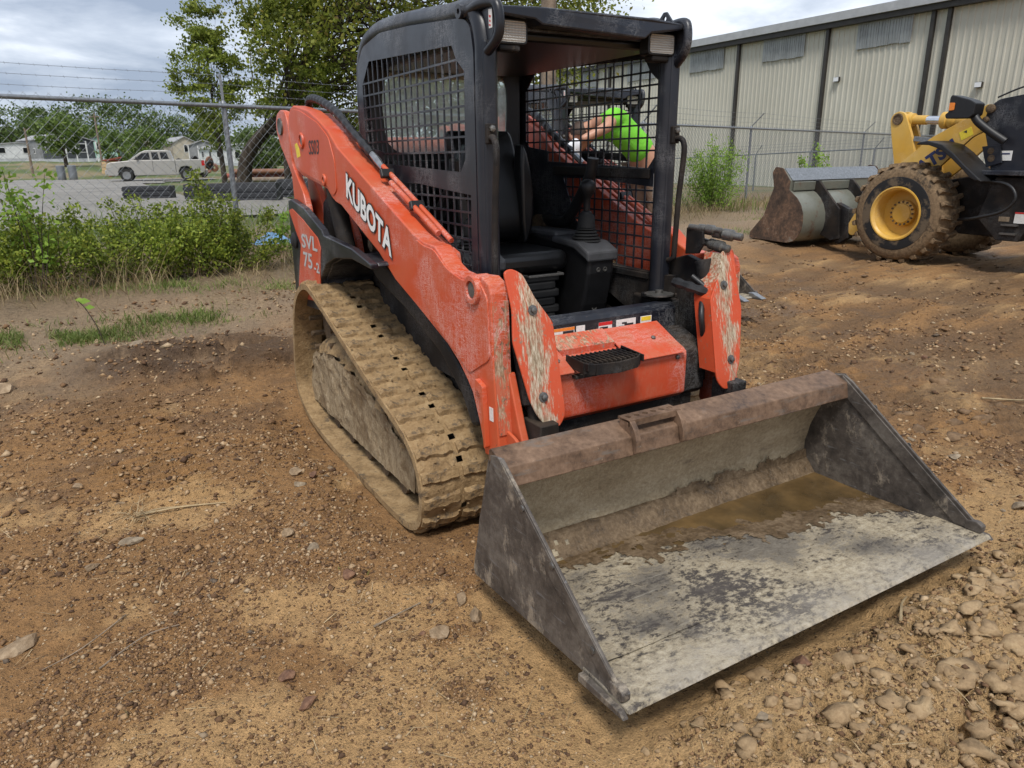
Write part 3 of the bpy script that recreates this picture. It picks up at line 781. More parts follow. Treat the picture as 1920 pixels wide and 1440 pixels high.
        fp = rounded([(1.90,1.13),(1.86,1.155),(1.80,1.133),(1.69,1.124),(1.575,1.052),(1.44,1.02),(1.30,1.036),(1.235,.97),(1.225,.72),(1.40,.62),(1.50,.68),(1.60,.728),(1.74,.80),(1.86,.97)], .03)
        B(MB().prism(fp, -.006, .002, armp), 'cast_plate', 'orange', arm, bv=.003)
        rp = rounded([(3.63,1.72),(3.53,1.81),(3.40,1.795),(3.10,1.715),(2.93,1.63),(2.86,1.50),(2.86,1.34),(2.93,1.305),(3.0,1.36),(3.15,1.385),(3.45,1.432),(3.57,1.475)], .03)
        B(MB().prism(rp, -.005, .002, armp), 'cast_plate', 'orange', arm, bv=.003)
        # welded seam rings and boss at the bucket pivot
        def ring(y, z, r, t0, nm='pin_boss', mat='orange', hole=.55):
            c = Vector(armp(0, y, z))
            B(MB().lathe([(r*.3,-.06),(r,-.06),(r,t0-.004),(r*.93,t0),(r*hole,t0),(r*hole*.96,t0-.012),(.004,t0-.013)], c, (sd,0,0), 22), nm, mat, arm, sm=40)
            B(MB().lathe([(.004,t0-.014),(r*hole*.9,t0-.014),(r*hole*.8,t0-.006),(.004,t0-.005)], c, (sd,0,0), 16), 'pin', 'bolt', arm, sm=40)
        ring(1.342, .993, .062, .022, hole=.62)
        ring(3.404, 1.62, .048, .014, hole=.7)
        ring(3.05, 1.395, .034, .014)
        B(MB().prism(rounded([(1.325,.62),(1.265,.60),(1.245,.33),(1.262,.32),(1.285,.56),(1.335,.585)], .01), -.022, .0, armp), 'step_bracket', 'orange', arm, bv=.004)
        B(MB().prism([(1.245,.512),(1.215,.512),(1.213,.452),(1.243,.452)], -.0015, .001, armp), 'white_tag', 'white_sticker', arm)
        # worn strip on the front face of the leg
        pl = lambda t, y, z: (sd*(.70-t), y, z)
        B(MB().prism([(1.2185,.96),(1.2070,.69),(1.180,.40),(1.174,.40),(1.2025,.69),(1.213,.96)], .006, .079, pl), 'worn_strip', 'orange_worn', arm)
        # lettering
        b0, b1 = Vector(armp(-.0065, 2.715, 1.322)), Vector(armp(-.0065, 2.165, 1.050))
        if sd > 0: b0, b1 = b1, b0
        d = (b1-b0); L = d.length
        up = Vector((0, -.18*(1 if sd < 0 else 1), .98)) if sd < 0 else Vector((0, -.18, .98))
        cu = bpy.data.curves.new('t', 'FONT'); cu.body = 'KUBOTA'; cu.size = 1
        to = bpy.data.objects.new('t', cu); C.objects.link(to); bpy.context.view_layer.update()
        wd = to.dimensions.x; bpy.data.objects.remove(to)
        rgt = d/wd
        hs = .172
        T = MB(); text_geo(T, 'KUBOTA', 1.0, b0, rgt, up*hs, .075)
        nrm = Vector((sd,0,0))
        T.v = [tuple(Vector(p) - nrm*.0015) for p in T.v]
        B(T, 'lettering_outline', 'black_print', arm)
        T = MB(); text_geo(T, 'KUBOTA', 1.0, b0, rgt, up*hs, .032)
        B(T, 'brand_lettering', 'white_print', arm)
        T = MB(); fwd = Vector((0,-1,0)) if sd < 0 else Vector((0,1,0))
        text_geo(T, 'SS03', .105, armp(-.0068, 3.285 if sd < 0 else 3.095, 1.54), fwd*.95 + Vector((-sd*.045*fwd.y*-1,0,0)), Vector((0,-.22,1.08)), .001)
        B(T, 'fleet_number', 'black_print', arm)
        B(MB().prism([(3.545,1.60),(3.505,1.61),(3.465,1.575),(3.455,1.53),(3.52,1.52),(3.53,1.56)], -.0062, -.004, armp), 'yellow_tag', 'yellow_sticker', arm)
        # hard lines and wrapped hose along the top of the arm
        for dxx, nm in ((.112, 'hydraulic_line'), (.08, 'hydraulic_line')):
            ys = [(2.46,1.452),(2.2,1.338),(1.95,1.225),(1.74,1.13)] if dxx > .1 else [(2.30,1.375),(2.1,1.29),(1.8,1.16)]
            B(MB().tube([armp(dxx, y, z+.02) for y, z in ys], .0135, 8), nm, 'orange', arm, sm=50)
        for y, z in ((2.38,1.425),(2.05,1.28)):
            B(MB().bar(armp(.06, y, z+.012), armp(.135, y, z+.012), .03, .045, (0,.4,.9)), 'line_clamp', 'black_plastic', arm, bv=.006)
        B(MB().tube([armp(.112,2.62,1.545), armp(.112,2.53,1.50), armp(.112,2.46,1.46)], [.017,.021,.016], 8), 'hose_fitting', 'steel', arm, sm=40)
        hp = spline([armp(.112,2.60,1.535), armp(.105,2.85,1.66), armp(.10,3.05,1.765), armp(.10,3.25,1.83), armp(.10,3.42,1.865), armp(.11,3.55,1.855), armp(.14,3.66,1.76)], 14)
        B(MB().tube(hp, [.021 if (i % 4) < 2 else .026 for i in range(len(hp))], 10), 'wrapped_hose', 'hose', arm, sm=30)
        # cover plate in front of the tilt cylinder
        cvp = [(-.64,1.075),(-.60,1.085),(-.555,1.06),(-.52,.97),(-.445,.86),(-.435,.52),(-.44,.475),(-.475,.435),(-.53,.435),(-.575,.50),(-.60,.56),(-.645,.80),(-.63,.92)]
        cvp = rounded([(-sd*x, z) for x, z in cvp], .02)
        ycv = lambda z: 1.055 + .15*(z-.44)/.64 if z < 1.0 else 1.187+(z-1.0)*.4
        cm = MB(); n = len(cvp)
        vv = [(x, ycv(z), z) for x, z in cvp] + [(x, ycv(z)+.012, z) for x, z in cvp]
        cm.add(vv, [list(range(n)), list(range(2*n-1,n-1,-1))] + [[i,(i+1)%n,n+(i+1)%n,n+i] for i in range(n)])
        inn = [(.435,.52),(.445,.86),(.52,.97),(.555,1.06)]
        cm.add([(sd*x, ycv(z)+.004, z) for x, z in inn] + [(sd*x, ycv(z)+.11, z) for x, z in inn], [[i,i+1,5+i,4+i] for i in range(3)])
        co = B(cm, 'cylinder_cover', 'cover_worn', bv=.004)
        for (x, z) in ((.537,.918),(.537,.57)):
            B(MB().lathe([(.022,0),(.022,.004),(.012,.005),(.012,.016),(.004,.019)], (sd*x, ycv(z)-.001, z), (0,-1,.2), 8), 'bolt', 'bolt', co, sm=30)
        # tilt cylinder below the cover
        tc_ = MB().tube([(sd*.545,1.31,1.02),(sd*.545,1.15,.52)], .05, 14)
        tc_.tube([(sd*.545,1.15,.54),(sd*.545,1.06,.22)], .032, 12)
        tc_.box((sd*.50,1.02,.30),(sd*.59,1.16,.47))
        B(tc_, 'tilt_cylinder', 'black_dirty', bv=.006, sm=40)
        # coupler side plate next to the leg
        B(MB().prism([(1.32,.62),(1.20,.66),(1.12,.45),(1.05,.30),(1.05,.14),(1.20,.10),(1.34,.30)], sd*.635, sd*.60), 'coupler_plate', 'orange', bv=.006)
        B(MB().prism(rounded([(1.20,.42),(1.10,.40),(.98,.30),(1.0,.12),(1.22,.10),(1.30,.3)], .03), sd*.66, sd*.645), 'coupler_plate', 'orange', bv=.004)
    # cross tubes between the arms
    B(MB().tube([(-.68,3.50,1.585),(.68,3.50,1.585)], .062, 20), 'arm_cross_tube', 'orange', sm=40)
    B(MB().box((-.60,1.06,.16),(.60,1.14,.36)), 'coupler_frame', 'black_dirty', bv=.01)
    # ---- front frame with step
    ff = MB().prism([(1.20,.405),(1.20,.60),(1.22,.625),(1.40,.70),(1.43,.68),(1.40,.38),(1.24,.375)], -.435, .365)
    B(MB().prism([(1.21,.405),(1.21,.60),(1.23,.625),(1.40,.69),(1.43,.68),(1.40,.38),(1.24,.375)], .3655, .50), 'shaded_frame_end', 'black_dirty', bv=.01)  # frame's right end, coloured black for the shadow it lies in
    fo = B(ff, 'front_frame', 'orange_frame', bv=.01)
    for nm_, (xa, xb) in (('left_cover', (-.43,-.315)), ('right_cover', (.0,.335))):
        B(MB().prism([(1.175,.615),(1.178,.622),(1.395,.728),(1.40,.718)], xa, xb), 'frame_cover', 'orange_frame', fo, bv=.003)
    B(MB().prism([(1.30,.682),(1.30,.688),(1.40,.732),(1.40,.718)], -.315, .0), 'frame_cover', 'orange_worn', fo, bv=.003)
    B(MB().prism([(1.30,.60),(1.30,.684),(1.306,.684),(1.306,.60)], -.312, -.003), 'step_back', 'orange_frame', fo)
    B(MB().box((-.312,1.17,.585),(-.003,1.30,.60)), 'step_floor', 'black_dirty', fo)
    sp = MB()
    for k in range(13):
        x = -.305 + .30*k/12
        sp.box((x-.004,1.09,.640),(x+.004,1.25,.672))
    for y in (1.13, 1.17, 1.21, 1.245): sp.box((-.305,y-.004,.645),(-.005,y+.004,.668))
    B(sp, 'step_grating', 'black_dirty', fo, bv=.002)
    rim = [(-.31,1.25,.655),(-.31,1.115,.648),(-.27,1.085,.644),(-.155,1.07,.642),(-.045,1.085,.644),(-.005,1.115,.648),(-.005,1.25,.655)]
    sr = MB()
    for a, b in zip(rim[:-1], rim[1:]): sr.bar(a, b, .008, .05)
    B(sr, 'step_rim', 'black_dirty', fo, bv=.002)
    for x, z in ((-.40,.575),(-.40,.51),(-.425,.445),(.30,.59),(-.36,.655),(.22,.675)):
        y0 = 1.2 if z < .62 else 1.175+(z-.62)*2.04
        B(MB().lathe([(.012,0),(.012,.008),(.004,.011)], (x, y0, z), (0,-1,0) if z < .62 else (0,-.45,.9), 6), 'bolt', 'bolt', fo)
    bm_ = MB().box((-.45,1.24,.10),(.45,1.42,.385)); B(bm_, 'belly_pan', 'black_dirty', bv=.01)
    # sticker sill in front of the floor
    sill = B(MB().prism([(1.405,.60),(1.405,.775),(1.42,.80),(1.465,.808),(1.49,.80),(1.49,.45),(1.44,.45)], -.47, .47), 'door_sill', 'black_paint', bv=.01)
    def sticker(x0, z0, x1, z1, mat, y=1.4025, par=sill):
        B(MB().box((x0, y-.001, z0),(x1, y+.0005, z1)), 'sticker', mat, par)
    for x0, x1 in ((-.275,-.16),(-.15,-.10),(-.02,.06),(.085,.205),(.235,.305)):
        sticker(x0, .672, x1, .758, 'white_sticker')
    sticker(-.275,.744,-.16,.758,'orange_sticker',1.4015); sticker(-.275,.672,-.16,.685,'yellow_sticker',1.4015)
    sticker(-.225,.688,-.165,.742,'black_print',1.4015); sticker(-.02,.742,.06,.758,'red_print',1.4015)
    sticker(-.015,.68,.035,.735,'black_print',1.4015); sticker(.24,.735,.30,.755,'yellow_sticker',1.4015)
    for (x, z, w, h) in ((.10,.715,.03,.012),(.135,.705,.02,.03),(.155,.72,.035,.015),(.12,.735,.03,.008),(-.145,.70,.03,.03),(.245,.69,.04,.03)): sticker(x, z, x+w, z+h, 'black_print', 1.4015)
    # ---- cab
    cab = B(MB().slab([(-.50,1.60),(.50,1.60),(.50,3.0),(-.50,3.0)], .44, .48), 'cab', 'black_dirty')
    outer = rounded([(1.605,.84),(1.605,1.93),(1.63,2.03),(1.70,2.068),(2.28,2.118),(2.655,2.138),(2.93,2.10),(3.02,2.02),(3.045,1.85),(3.05,1.40),(3.05,.95)], .03)
    up_h = [(2.84,2.02),(1.806,1.975),(1.765,1.914),(1.693,1.862),(1.705,1.50),(1.752,1.448),(2.704,1.483),(2.70,1.545),(2.93,1.572),(2.965,1.61),(2.962,1.91)]
    lo_h = [(2.53,1.386),(2.222,1.388),(1.92,1.367),(1.658,1.352),(1.667,1.02),(1.69,.92),(2.10,.925),(2.21,1.02),(2.40,1.15)]
    for sd in (-1, 1):
        pn = B(MB().holed(outer, [up_h[::-1], lo_h[::-1]], sd*.548, sd*.540), 'side_panel', 'black_paint', cab)
        g = MB()
        for hole, cols, rows in ((up_h, [1.62 + .0735*k for k in range(19)], [1.535,1.598,1.661,1.724,1.787,1.85,1.913]), (lo_h, [1.62 + .0735*k for k in range(13)], [.975,1.035,1.095,1.155,1.215,1.275,1.335])):
            for q in cols:
                for a, b in clip_line(hole, 0, q): g.box((sd*.546, q-.0045, a-.003), (sd*.539, q+.0045, b+.003))
            for q in rows:
                sl = 0.0
                for a, b in clip_line(hole, 1, q): g.box((sd*.5475, a-.003, q-.0045), (sd*.5395, b+.003, q+.0045))
        B(g, 'guard_mesh', 'black_paint', pn)
        # rounded frame tube: front post, roof rail, rear post
        path = [(1.585,.80),(1.585,1.2),(1.585,1.85),(1.59,1.97),(1.63,2.06),(1.71,2.10),(1.9,2.112),(2.3,2.147),(2.65,2.165),(2.86,2.15),(2.98,2.10),(3.04,2.0),(3.06,1.8),(3.06,1.4),(3.06,.95)]
        xs = lambda z: .502 if z < 1.7 else .502-.01*(z-1.7)
        B(MB().tube([(sd*xs(p.z), p.y, p.z) for p in spline([(0,a,b) for a, b in path], 5)], .048, 12), 'frame_tube', 'black_paint', cab, sm=50)
        # flat front face of the post
        B(MB().box((sd*.475,1.537,.80),(sd*.535,1.575,1.97)), 'front_post', 'black_paint', cab, bv=.012)
        B(MB().slab(rounded([(sd*.42,1.50),(sd*.60,1.50),(sd*.60,1.64),(sd*.42,1.64)], .03), .80, .825), 'post_foot', 'black_dirty', cab, bv=.006)
        B(MB().slab(rounded([(sd*.40,1.46),(sd*.56,1.46),(sd*.56,1.76),(sd*.47,1.76)], .04), .46, .80), 'post_base', 'black_dirty', cab, bv=.01)
        B(MB().lathe([(.0,0),(.075,0),(.075,.008),(.02,.01),(.02,.025),(.005,.028)], (sd*.435,1.50,.83), (0,0,1), 14), 'mount_washer', 'bolt', cab, sm=30)
        # roof corner bracket with tow eye
        br = spline([(sd*.535,1.70,2.08),(sd*.525,1.60,2.10),(sd*.508,1.51,2.098),(sd*.503,1.475,2.08),(sd*.500,1.465,2.02),(sd*.502,1.485,1.965),(sd*.515,1.56,1.915)], 5)
        bo = B(MB().tube(br, .021, 10), 'corner_bracket', 'black_paint', cab, sm=50)
        B(MB().prism([(1.66,2.085),(1.50,2.085),(1.485,2.0),(1.51,1.955),(1.58,1.91),(1.62,1.98)], sd*.515, sd*.507), 'bracket_plate', 'black_paint', bo, bv=.002)
        B(MB().lathe([(.012,-.012),(.028,-.012),(.028,.02),(.012,.02)], (sd*.545,1.70,2.09), (sd,0,0), 14, closed=True), 'tow_eye', 'black_paint', bo, sm=40)
        B(MB().holed([(1.66,2.095),(1.60,2.15),(1.58,2.15),(1.53,2.095)], [arc((1.59,2.122), .011, 360, 30, 11)], sd*.475, sd*.465), 'lifting_eye', 'black_paint', bo)
        if sd < 0:
            B(MB().prism([(1.525,2.075),(1.497,2.072),(1.497,2.005),(1.522,2.005)], -.5175, -.5155), 'warning_sticker', 'white_sticker', bo)
            wp = MB()
            for (yy, zz, a1, a2) in ((1.52,2.042,.016,.012),(1.518,2.026,.012,.01),(1.52,2.012,.015,.008)): wp.prism([(yy,zz+a2),(yy-a1,zz+a2*.6),(yy-a1*.9,zz),(yy-a1*.2,zz+a2*.2)], -.5185, -.5176)
            B(wp, 'sticker_print', 'red_print', bo)
        # work lamp
        lx = sd*.408
        lh = B(MB().front(rounded([(lx-.082,1.955),(lx+.082,1.955),(lx+.082,2.052),(lx-.082,2.052)], .02), 1.535, 1.60), 'work_lamp', 'black_plastic', cab, bv=.004)
        B(MB().front(rounded([(lx-.072,1.964),(lx+.072,1.964),(lx+.072,2.043),(lx-.072,2.043)], .014), 1.5325, 1.5345), 'lamp_lens', 'lens', lh)
        B(MB().box((lx-.05,1.54,1.93),(lx+.05,1.60,1.956)), 'lamp_bracket', 'black_dirty', lh, bv=.008)
        # grab handle
        hp = spline([(sd*.515,1.545,1.585),(sd*.52,1.50,1.588),(sd*.522,1.475,1.565),(sd*.522,1.47,1.50),(sd*.522,1.49,1.30),(sd*.522,1.50,1.05),(sd*.52,1.505,1.01),(sd*.515,1.545,.995)], 5)
        ho = B(MB().tube(hp, .014, 10), 'grab_handle', 'black_dirty', cab, sm=50)
        B(MB().box((sd*.49,1.52,1.565),(sd*.535,1.545,1.645)), 'handle_plate', 'black_dirty', ho, bv=.004)
        B(MB().lathe([(.014,0),(.014,.012),(.005,.015)], (sd*.514,1.52,1.625), (0,-1,0), 6), 'bolt', 'bolt', ho)
    # roof and visor
    ys = [1.60,1.75,2.1,2.5,2.85,2.98,3.03]; zs = [2.075,2.09,2.12,2.145,2.135,2.09,2.02]
    rf = MB().prism([(a,b) for a, b in zip(ys, zs)] + [(a-.02,b-.06) for a, b in reversed(list(zip(ys, zs)))], -.49, .49)
    ro = B(rf, 'roof', 'black_paint', cab, bv=.012)
    vz = [(-.50,2.088),(-.49,2.066),(-.47,2.056),(-.32,2.046),(-.285,2.028),(.265,2.010),(.30,2.036),(.47,2.058),(.50,2.066),(.51,2.088),(.30,2.098),(-.30,2.096)]
    vis = MB(); n = len(vz)
    vv = [(x, 1.475 + abs(x)*.03, z) for x, z in vz] + [(x, 1.63, z+.008) for x, z in vz]
    vis.add(vv, [list(range(n)), list(range(2*n-1,n-1,-1))] + [[i,(i+1)%n,n+(i+1)%n,n+i] for i in range(n)])
    B(vis, 'visor', 'black_paint', ro, bv=.008)
    B(MB().box((-.46,1.62,1.985),(.46,2.9,2.03)), 'headliner', 'vinyl', ro, bv=.02)
    # rear wall with the rounded window
    def rearpoly(pl_): return pl_
    rwin = rounded([(-.42,1.60),(-.435,1.85),(-.40,1.975),(-.25,2.055),(.25,2.055),(.40,1.975),(.41,1.85),(.40,1.60),(.32,1.535),(-.34,1.535)], .05)
    outerw = [(-.50,.90),(.50,.90),(.50,2.10),(-.50,2.10)]
    rw = MB().holed(outerw, [rwin], 2.975, 3.0, lambda x, y, z: (y, x, z))
    rwo = B(rw, 'rear_wall', 'black_plastic', cab)
    B(MB().front(rwin, 2.985, 2.990), 'rear_window', 'window_glass', rwo)
    B(MB().front([(-.40,1.30),(.40,1.30),(.44,1.50),(-.44,1.50)], 2.86, 2.974), 'rear_shelf', 'black_plastic', rwo, bv=.02)
    # seat
    so = B(MB().prism(chaikin([(2.50,1.02),(2.42,1.10),(2.46,1.35),(2.54,1.60),(2.60,1.665),(2.67,1.64),(2.64,1.40),(2.60,1.05)], 2), -.20, .20), 'seat_back', 'vinyl', cab, bv=.045, sm=60, seg=4)
    sc_ = MB().slab(rounded([(-.25,2.02),(.25,2.02),(.26,2.50),(-.26,2.50)], .08, 5), .91, 1.02)
    B(sc_, 'seat_cushion', 'vinyl', so, bv=.04, sm=60, seg=4)
    B(MB().front(chaikin([(-.23,1.06),(-.26,1.25),(-.22,1.5),(-.16,1.62),(-.17,1.0)], 1), 2.40, 2.50), 'seat_bolster', 'vinyl', so, bv=.03, sm=60, seg=3)
    B(MB().front(chaikin([(.23,1.06),(.26,1.25),(.22,1.5),(.16,1.62),(.17,1.0)], 1), 2.40, 2.50), 'seat_bolster', 'vinyl', so, bv=.03, sm=60, seg=3)
    sus = MB(); zz = .49
    for k in range(9):
        w = .19 if k % 2 else .215
        sus.slab(rounded([(-w,2.06),(w,2.06),(w,2.42),(-w,2.42)], .04), zz, zz+.045); zz += .045
    B(sus, 'seat_suspension', 'rubber', so, bv=.01)
    B(MB().tube([(-.05,2.03,.90),(-.05,1.98,.90),(.17,1.98,.90),(.17,2.03,.90)], .008, 6), 'seat_lever', 'bolt', so)
    # consoles with joysticks
    for sd in (-1, 1):
        cx = sd*.355
        body = [(2.28,.49),(2.0,.49),(1.96,.645),(1.93,.72),(1.91,.80),(1.885,.90),(1.88,1.0),(1.98,1.05),(2.55,1.08),(2.60,.49)]
        co = B(MB().prism(body, cx-.09, cx+.09), 'console', 'black_plastic', cab, bv=.02, seg=3)
        B(MB().prism([(1.868,.965),(1.868,1.02),(1.97,1.066),(2.22,1.078),(2.22,1.045),(2.0,1.025)], cx-.105, cx+.105), 'console_bezel', 'grey_plastic', co, bv=.012)
        B(MB().box((cx-.08,2.22,1.06),(cx+.10,2.62,1.10)), 'armrest_base', 'grey_plastic', co, bv=.02)
        bl = MB()
        for k in range(5):
            r1 = .088-.008*k; bl.lathe([(r1-.012,0),(r1,.007),(r1-.012,.016)], (cx,2.03,1.055+.016*k), (0,0,1), 18)
        bl.lathe([(.052,0),(.045,.06),(.035,.075)], (cx,2.03,1.135), (0,0,1), 16)
        B(bl, 'joystick_boot', 'rubber', co, sm=30)
        B(MB().lathe([(.02,0),(.032,.004),(.03,.014),(.018,.02),(.02,.05),(.019,.085),(.028,.10),(.042,.125),(.046,.148),(.040,.17),(.02,.185),(.004,.188)], (cx,2.03,1.205), (0,-.06,1), 16), 'joystick', 'black_plastic', co, sm=50)
        for q in (-.02, .025):
            B(MB().lathe([(.013,0),(.013,.004),(.009,.0045),(.009,-.006),(.002,-.006)], (cx+q,1.884,.92), (0,-1,0), 12), 'console_socket', 'bolt', co, sm=30)
        B(MB().lathe([(.018,0),(.018,.006),(.012,.0065),(.012,-.008),(.002,-.008)], (cx,1.945,.70), (0,-1,.3), 12), 'power_socket', 'bolt', co, sm=30)
        bar_ = spline([(sd*.44,2.60,1.135),(sd*.44,2.42,1.135),(sd*.43,2.32,1.16),(sd*.43,2.22,1.26),(sd*.42,2.12,1.37),(sd*.42,2.085,1.42),(sd*.42,2.065,1.50)], 5)
        B(MB().tube(bar_, .032, 10), 'safety_bar', 'black_plastic', co, sm=50)
    B(MB().front([(-.40,.48),(.40,.48),(.40,.66),(.20,.66),(.10,.56),(-.40,.56)], 1.78, 1.86), 'foot_rest', 'black_dirty', cab, bv=.008)
    B(MB().box((.215,1.777,.585),(.335,1.7795,.645)), 'warning_label', 'black_print', cab)
    B(MB().box((.215,1.774,.63),(.335,1.7765,.645)), 'warning_label', 'orange_sticker', cab)
    B(MB().box((.49,1.66,.88),(.538,2.5,.915)), 'floor_rail', 'black_dirty', cab, bv=.006)
    B(MB().box((-.538,1.66,.88),(-.49,2.5,.915)), 'floor_rail', 'black_dirty', cab, bv=.006)
    B(MB().box((.50,1.50,.44),(.545,2.9,.92)), 'lower_wall', 'black_dirty', cab)
    B(MB().box((-.545,1.50,.44),(-.50,2.9,.92)), 'lower_wall', 'black_dirty', cab)
    B(MB().bar((.528,2.62,1.43),(.528,1.72,1.42), .012, .05), 'window_rail', 'black_dirty', cab, bv=.003)
    B(MB().box((.5375,1.63,1.30),(.539,1.70,1.42)), 'worn_label', 'white_sticker', cab)
    # auxiliary hydraulic couplers on the left arm
    aux = B(MB().prism([(1.42,1.04),(1.33,1.05),(1.30,1.10),(1.31,1.16),(1.42,1.17)], .52, .535), 'coupler_mount', 'black_dirty', bv=.004)
    for k, (a, b, r) in enumerate((((.56,1.36,1.16),(.63,1.16,1.135),.026),((.52,1.40,1.175),(.57,1.24,1.165),.02),((.57,1.36,1.105),(.59,1.20,1.08),.026))):
        a, b = Vector(a), Vector(b); d = (b-a); L = d.length
        B(MB().lathe([(r*.7,0),(r*.7,L*.3),(r,L*.32),(r,L*.5),(r*.8,L*.52),(r*1.08,L*.56),(r*1.08,L*.78),(r*.7,L*.82),(r*.7,L),(r*.4,L+.004)], a, d, 14), 'quick_coupler', 'bolt', aux, sm=35)
    for k in range(3):
        hp = spline([(.46+.05*k,1.30,.95),(.50,1.22+.02*k,.88),(.52-.05*k,1.18,.78),(.46,1.20,.66),(.47+.02*k,1.28,.58)], 6)
        B(MB().tube(hp, .014, 8), 'hydraulic_hose', 'hose', aux, sm=50)
    hp = spline([(.40,1.36,.92),(.43,1.25,.90),(.50,1.20,.86),(.545,1.20,.74),(.52,1.22,.6)], 8)
    B(MB().tube(hp, [.022 if (i % 4) < 2 else .026 for i in range(len(hp))], 8), 'wrapped_hose', 'hose', aux, sm=40)
    # dark inner side of the arm box behind the right cover
    for sd in (-1, 1):
        B(MB().prism([(1.62,.40),(1.62,.98),(1.45,1.03),(1.33,1.0),(1.30,.40)], sd*.60, sd*.56), 'arm_inner_plate', 'black_dirty', bv=.006)
    # ---- bucket
    bk = B(MB().prism([(.96,-.05),(.975,-.03),(.925,.20),(.900,.275),(.845,.47),(.833,.47),(.888,.27),(.915,.18),(.948,-.04)], -.928, .928), 'bucket', 'bucket_side')
    prof = [(.185,-.013),(.955,-.055),(.965,-.03),(.905,.20),(.875,.275),(.80,.505),(.745,.515)]
    for sd in (-1, 1):
        po = B(MB().prism([(.06,.012),(.185,-.012),(.955,-.055),(.965,-.03),(.905,.20),(.80,.505),(.745,.515),(.70,.495),(.04,.030)], sd*.94, sd*.928), 'side_plate', 'bucket_side', bk, bv=.003)
        B(MB().prism([(.03,.022),(.10,.006),(.80,.478),(.80,.507),(.745,.519)], sd*.9435, sd*.9405), 'edge_strip', 'bucket_side', po, bv=.002)
        B(MB().prism([(.05,.02),(.14,.012),(.77,.452),(.745,.512)], sd*.9275, sd*.920), 'edge_strip', 'bucket_side', po, bv=.002)
        B(MB().prism(rounded([(.04,.012),(.03,.02),(.03,.045),(.055,.058),(.10,.05),(.10,.012)], .006), sd*.9485, sd*.918), 'corner_block', 'bucket_side', po, bv=.004)
        B(MB().prism([(.0,-.012),(.22,-.03),(.22,.0),(.02,.006)], sd*.968, sd*.9465), 'wear_plate', 'bucket_side', po, bv=.003)
        for (y, z) in ((.60,.395),(.42,.272),(.20,.10)):
            B(MB().lathe([(.012,0),(.012,.004),(.004,.006)], (sd*.946, y-.02, z), (sd,0,0), 10), 'rivet', 'bolt', po, sm=30)
    B(MB().prism([(.0,.0),(.012,.012),(.23,.006),(.23,-.022),(.03,-.014)], -.945, .945), 'cutting_edge', 'bucket_floor', bk, bv=.003)
    nx, ny = 90, 46
    fl = MB(); vv = []
    fy = np.linspace(.20, .905, ny); fx = np.linspace(-.927, .927, nx)
    FX, FY = np.meshgrid(fx, fy)
    def fl_h(X_, Y_): return .004 - (Y_-.2)*.052 - X_*.012 + (fbm(X_*9, Y_*9, 21, 5, .6)-.5)*.012 + sstep(.80, .905, Y_)*.085
    hz = fl_h(FX, FY)
    vv = [(float(a), float(b), float(c_)) for a, b, c_ in zip(FX.ravel(), FY.ravel(), hz.ravel())]
    fl.add(vv, [[j*nx+i, j*nx+i+1, (j+1)*nx+i+1, (j+1)*nx+i] for j in range(ny-1) for i in range(nx-1)])
    B(fl, 'bucket_floor', 'bucket_floor', bk, sm=60)
    B(MB().prism([(.20,-.014),(.20,-.026),(.955,-.062),(.955,-.050)], -.928, .928), 'bottom_plate', 'bucket_side', bk)
    bp_ = [(.905,.045),(.915,.10),(.905,.18),(.88,.26),(.84,.36),(.80,.46)]
    bb = MB(); nbx = 70
    sp_ = spline([(0,a,b) for a, b in bp_], 5)
    FXb = np.linspace(-.927, .927, nbx)
    vv = []
    for k, q in enumerate(sp_):
        dd = (fbm(FXb*8, np.full(nbx, k*.16), 41, 5, .6)-.5)*.022
        for i in range(nbx): vv.append((float(FXb[i]), q.y - float(dd[i]) - .004, q.z))
    bb.add(vv, [[k*nbx+i, k*nbx+i+1, (k+1)*nbx+i+1, (k+1)*nbx+i] for k in range(len(sp_)-1) for i in range(nbx-1)])
    B(bb, 'back_wall', 'bucket_back', bk, sm=60)
    lip = rounded([(.842,.465),(.842,.508),(.826,.520),(.716,.486),(.702,.412),(.712,.410),(.724,.464),(.82,.488),(.83,.465)], .006)
    lp = B(MB().prism(lip, -.9275, .9275), 'top_lip', 'bucket_rust', bk, bv=.003)
    # perforated step on the lip
    sx0, sx1 = -.375, -.115
    plate = MB().holed([(sx0,.735),(sx1,.735),(sx1,.80),(sx0,.80)], [arc((sx0+.025+.042*k, .768), .0125, 360, 30, 11) for k in range(6)], .536, .545, lambda x, y, z: (y, z, x))
    so_ = B(plate, 'lip_step', 'bucket_rust', lp)
    B(MB().box((sx0,.728,.52),(sx1,.735,.545)), 'step_front', 'bucket_rust', so_)
    for x in (sx0+.012, sx1-.012):
        B(MB().prism(rounded([(.728,.545),(.70,.515),(.682,.47),(.682,.425),(.697,.42),(.712,.482),(.79,.505),(.79,.54)], .008), x-.012, x+.012), 'step_leg', 'bucket_rust', so_, bv=.003)
    # wet silt along the back of the floor, climbing the back wall, and the puddle standing in it
    sx_ = np.linspace(-.926, .926, 230); sy_ = np.linspace(.28, .902, 90)
    SX, SY = np.meshgrid(sx_, sy_)
    edge_ = np.interp(SX, [-.95,-.62,-.34,0,.23,.55,.93], [.83,.76,.655,.585,.47,.445,.36])
    msk_ = SY > edge_ + (fbm(SX*7, SY*7, 61, 5, .65)-.5)*.26 + (fbm(SX*30, SY*30, 66, 3, .7)-.5)*.22
    SZ = fl_h(SX, SY) + .0035 + (fbm(SX*26, SY*26, 62, 3, .6)-.5)*.006
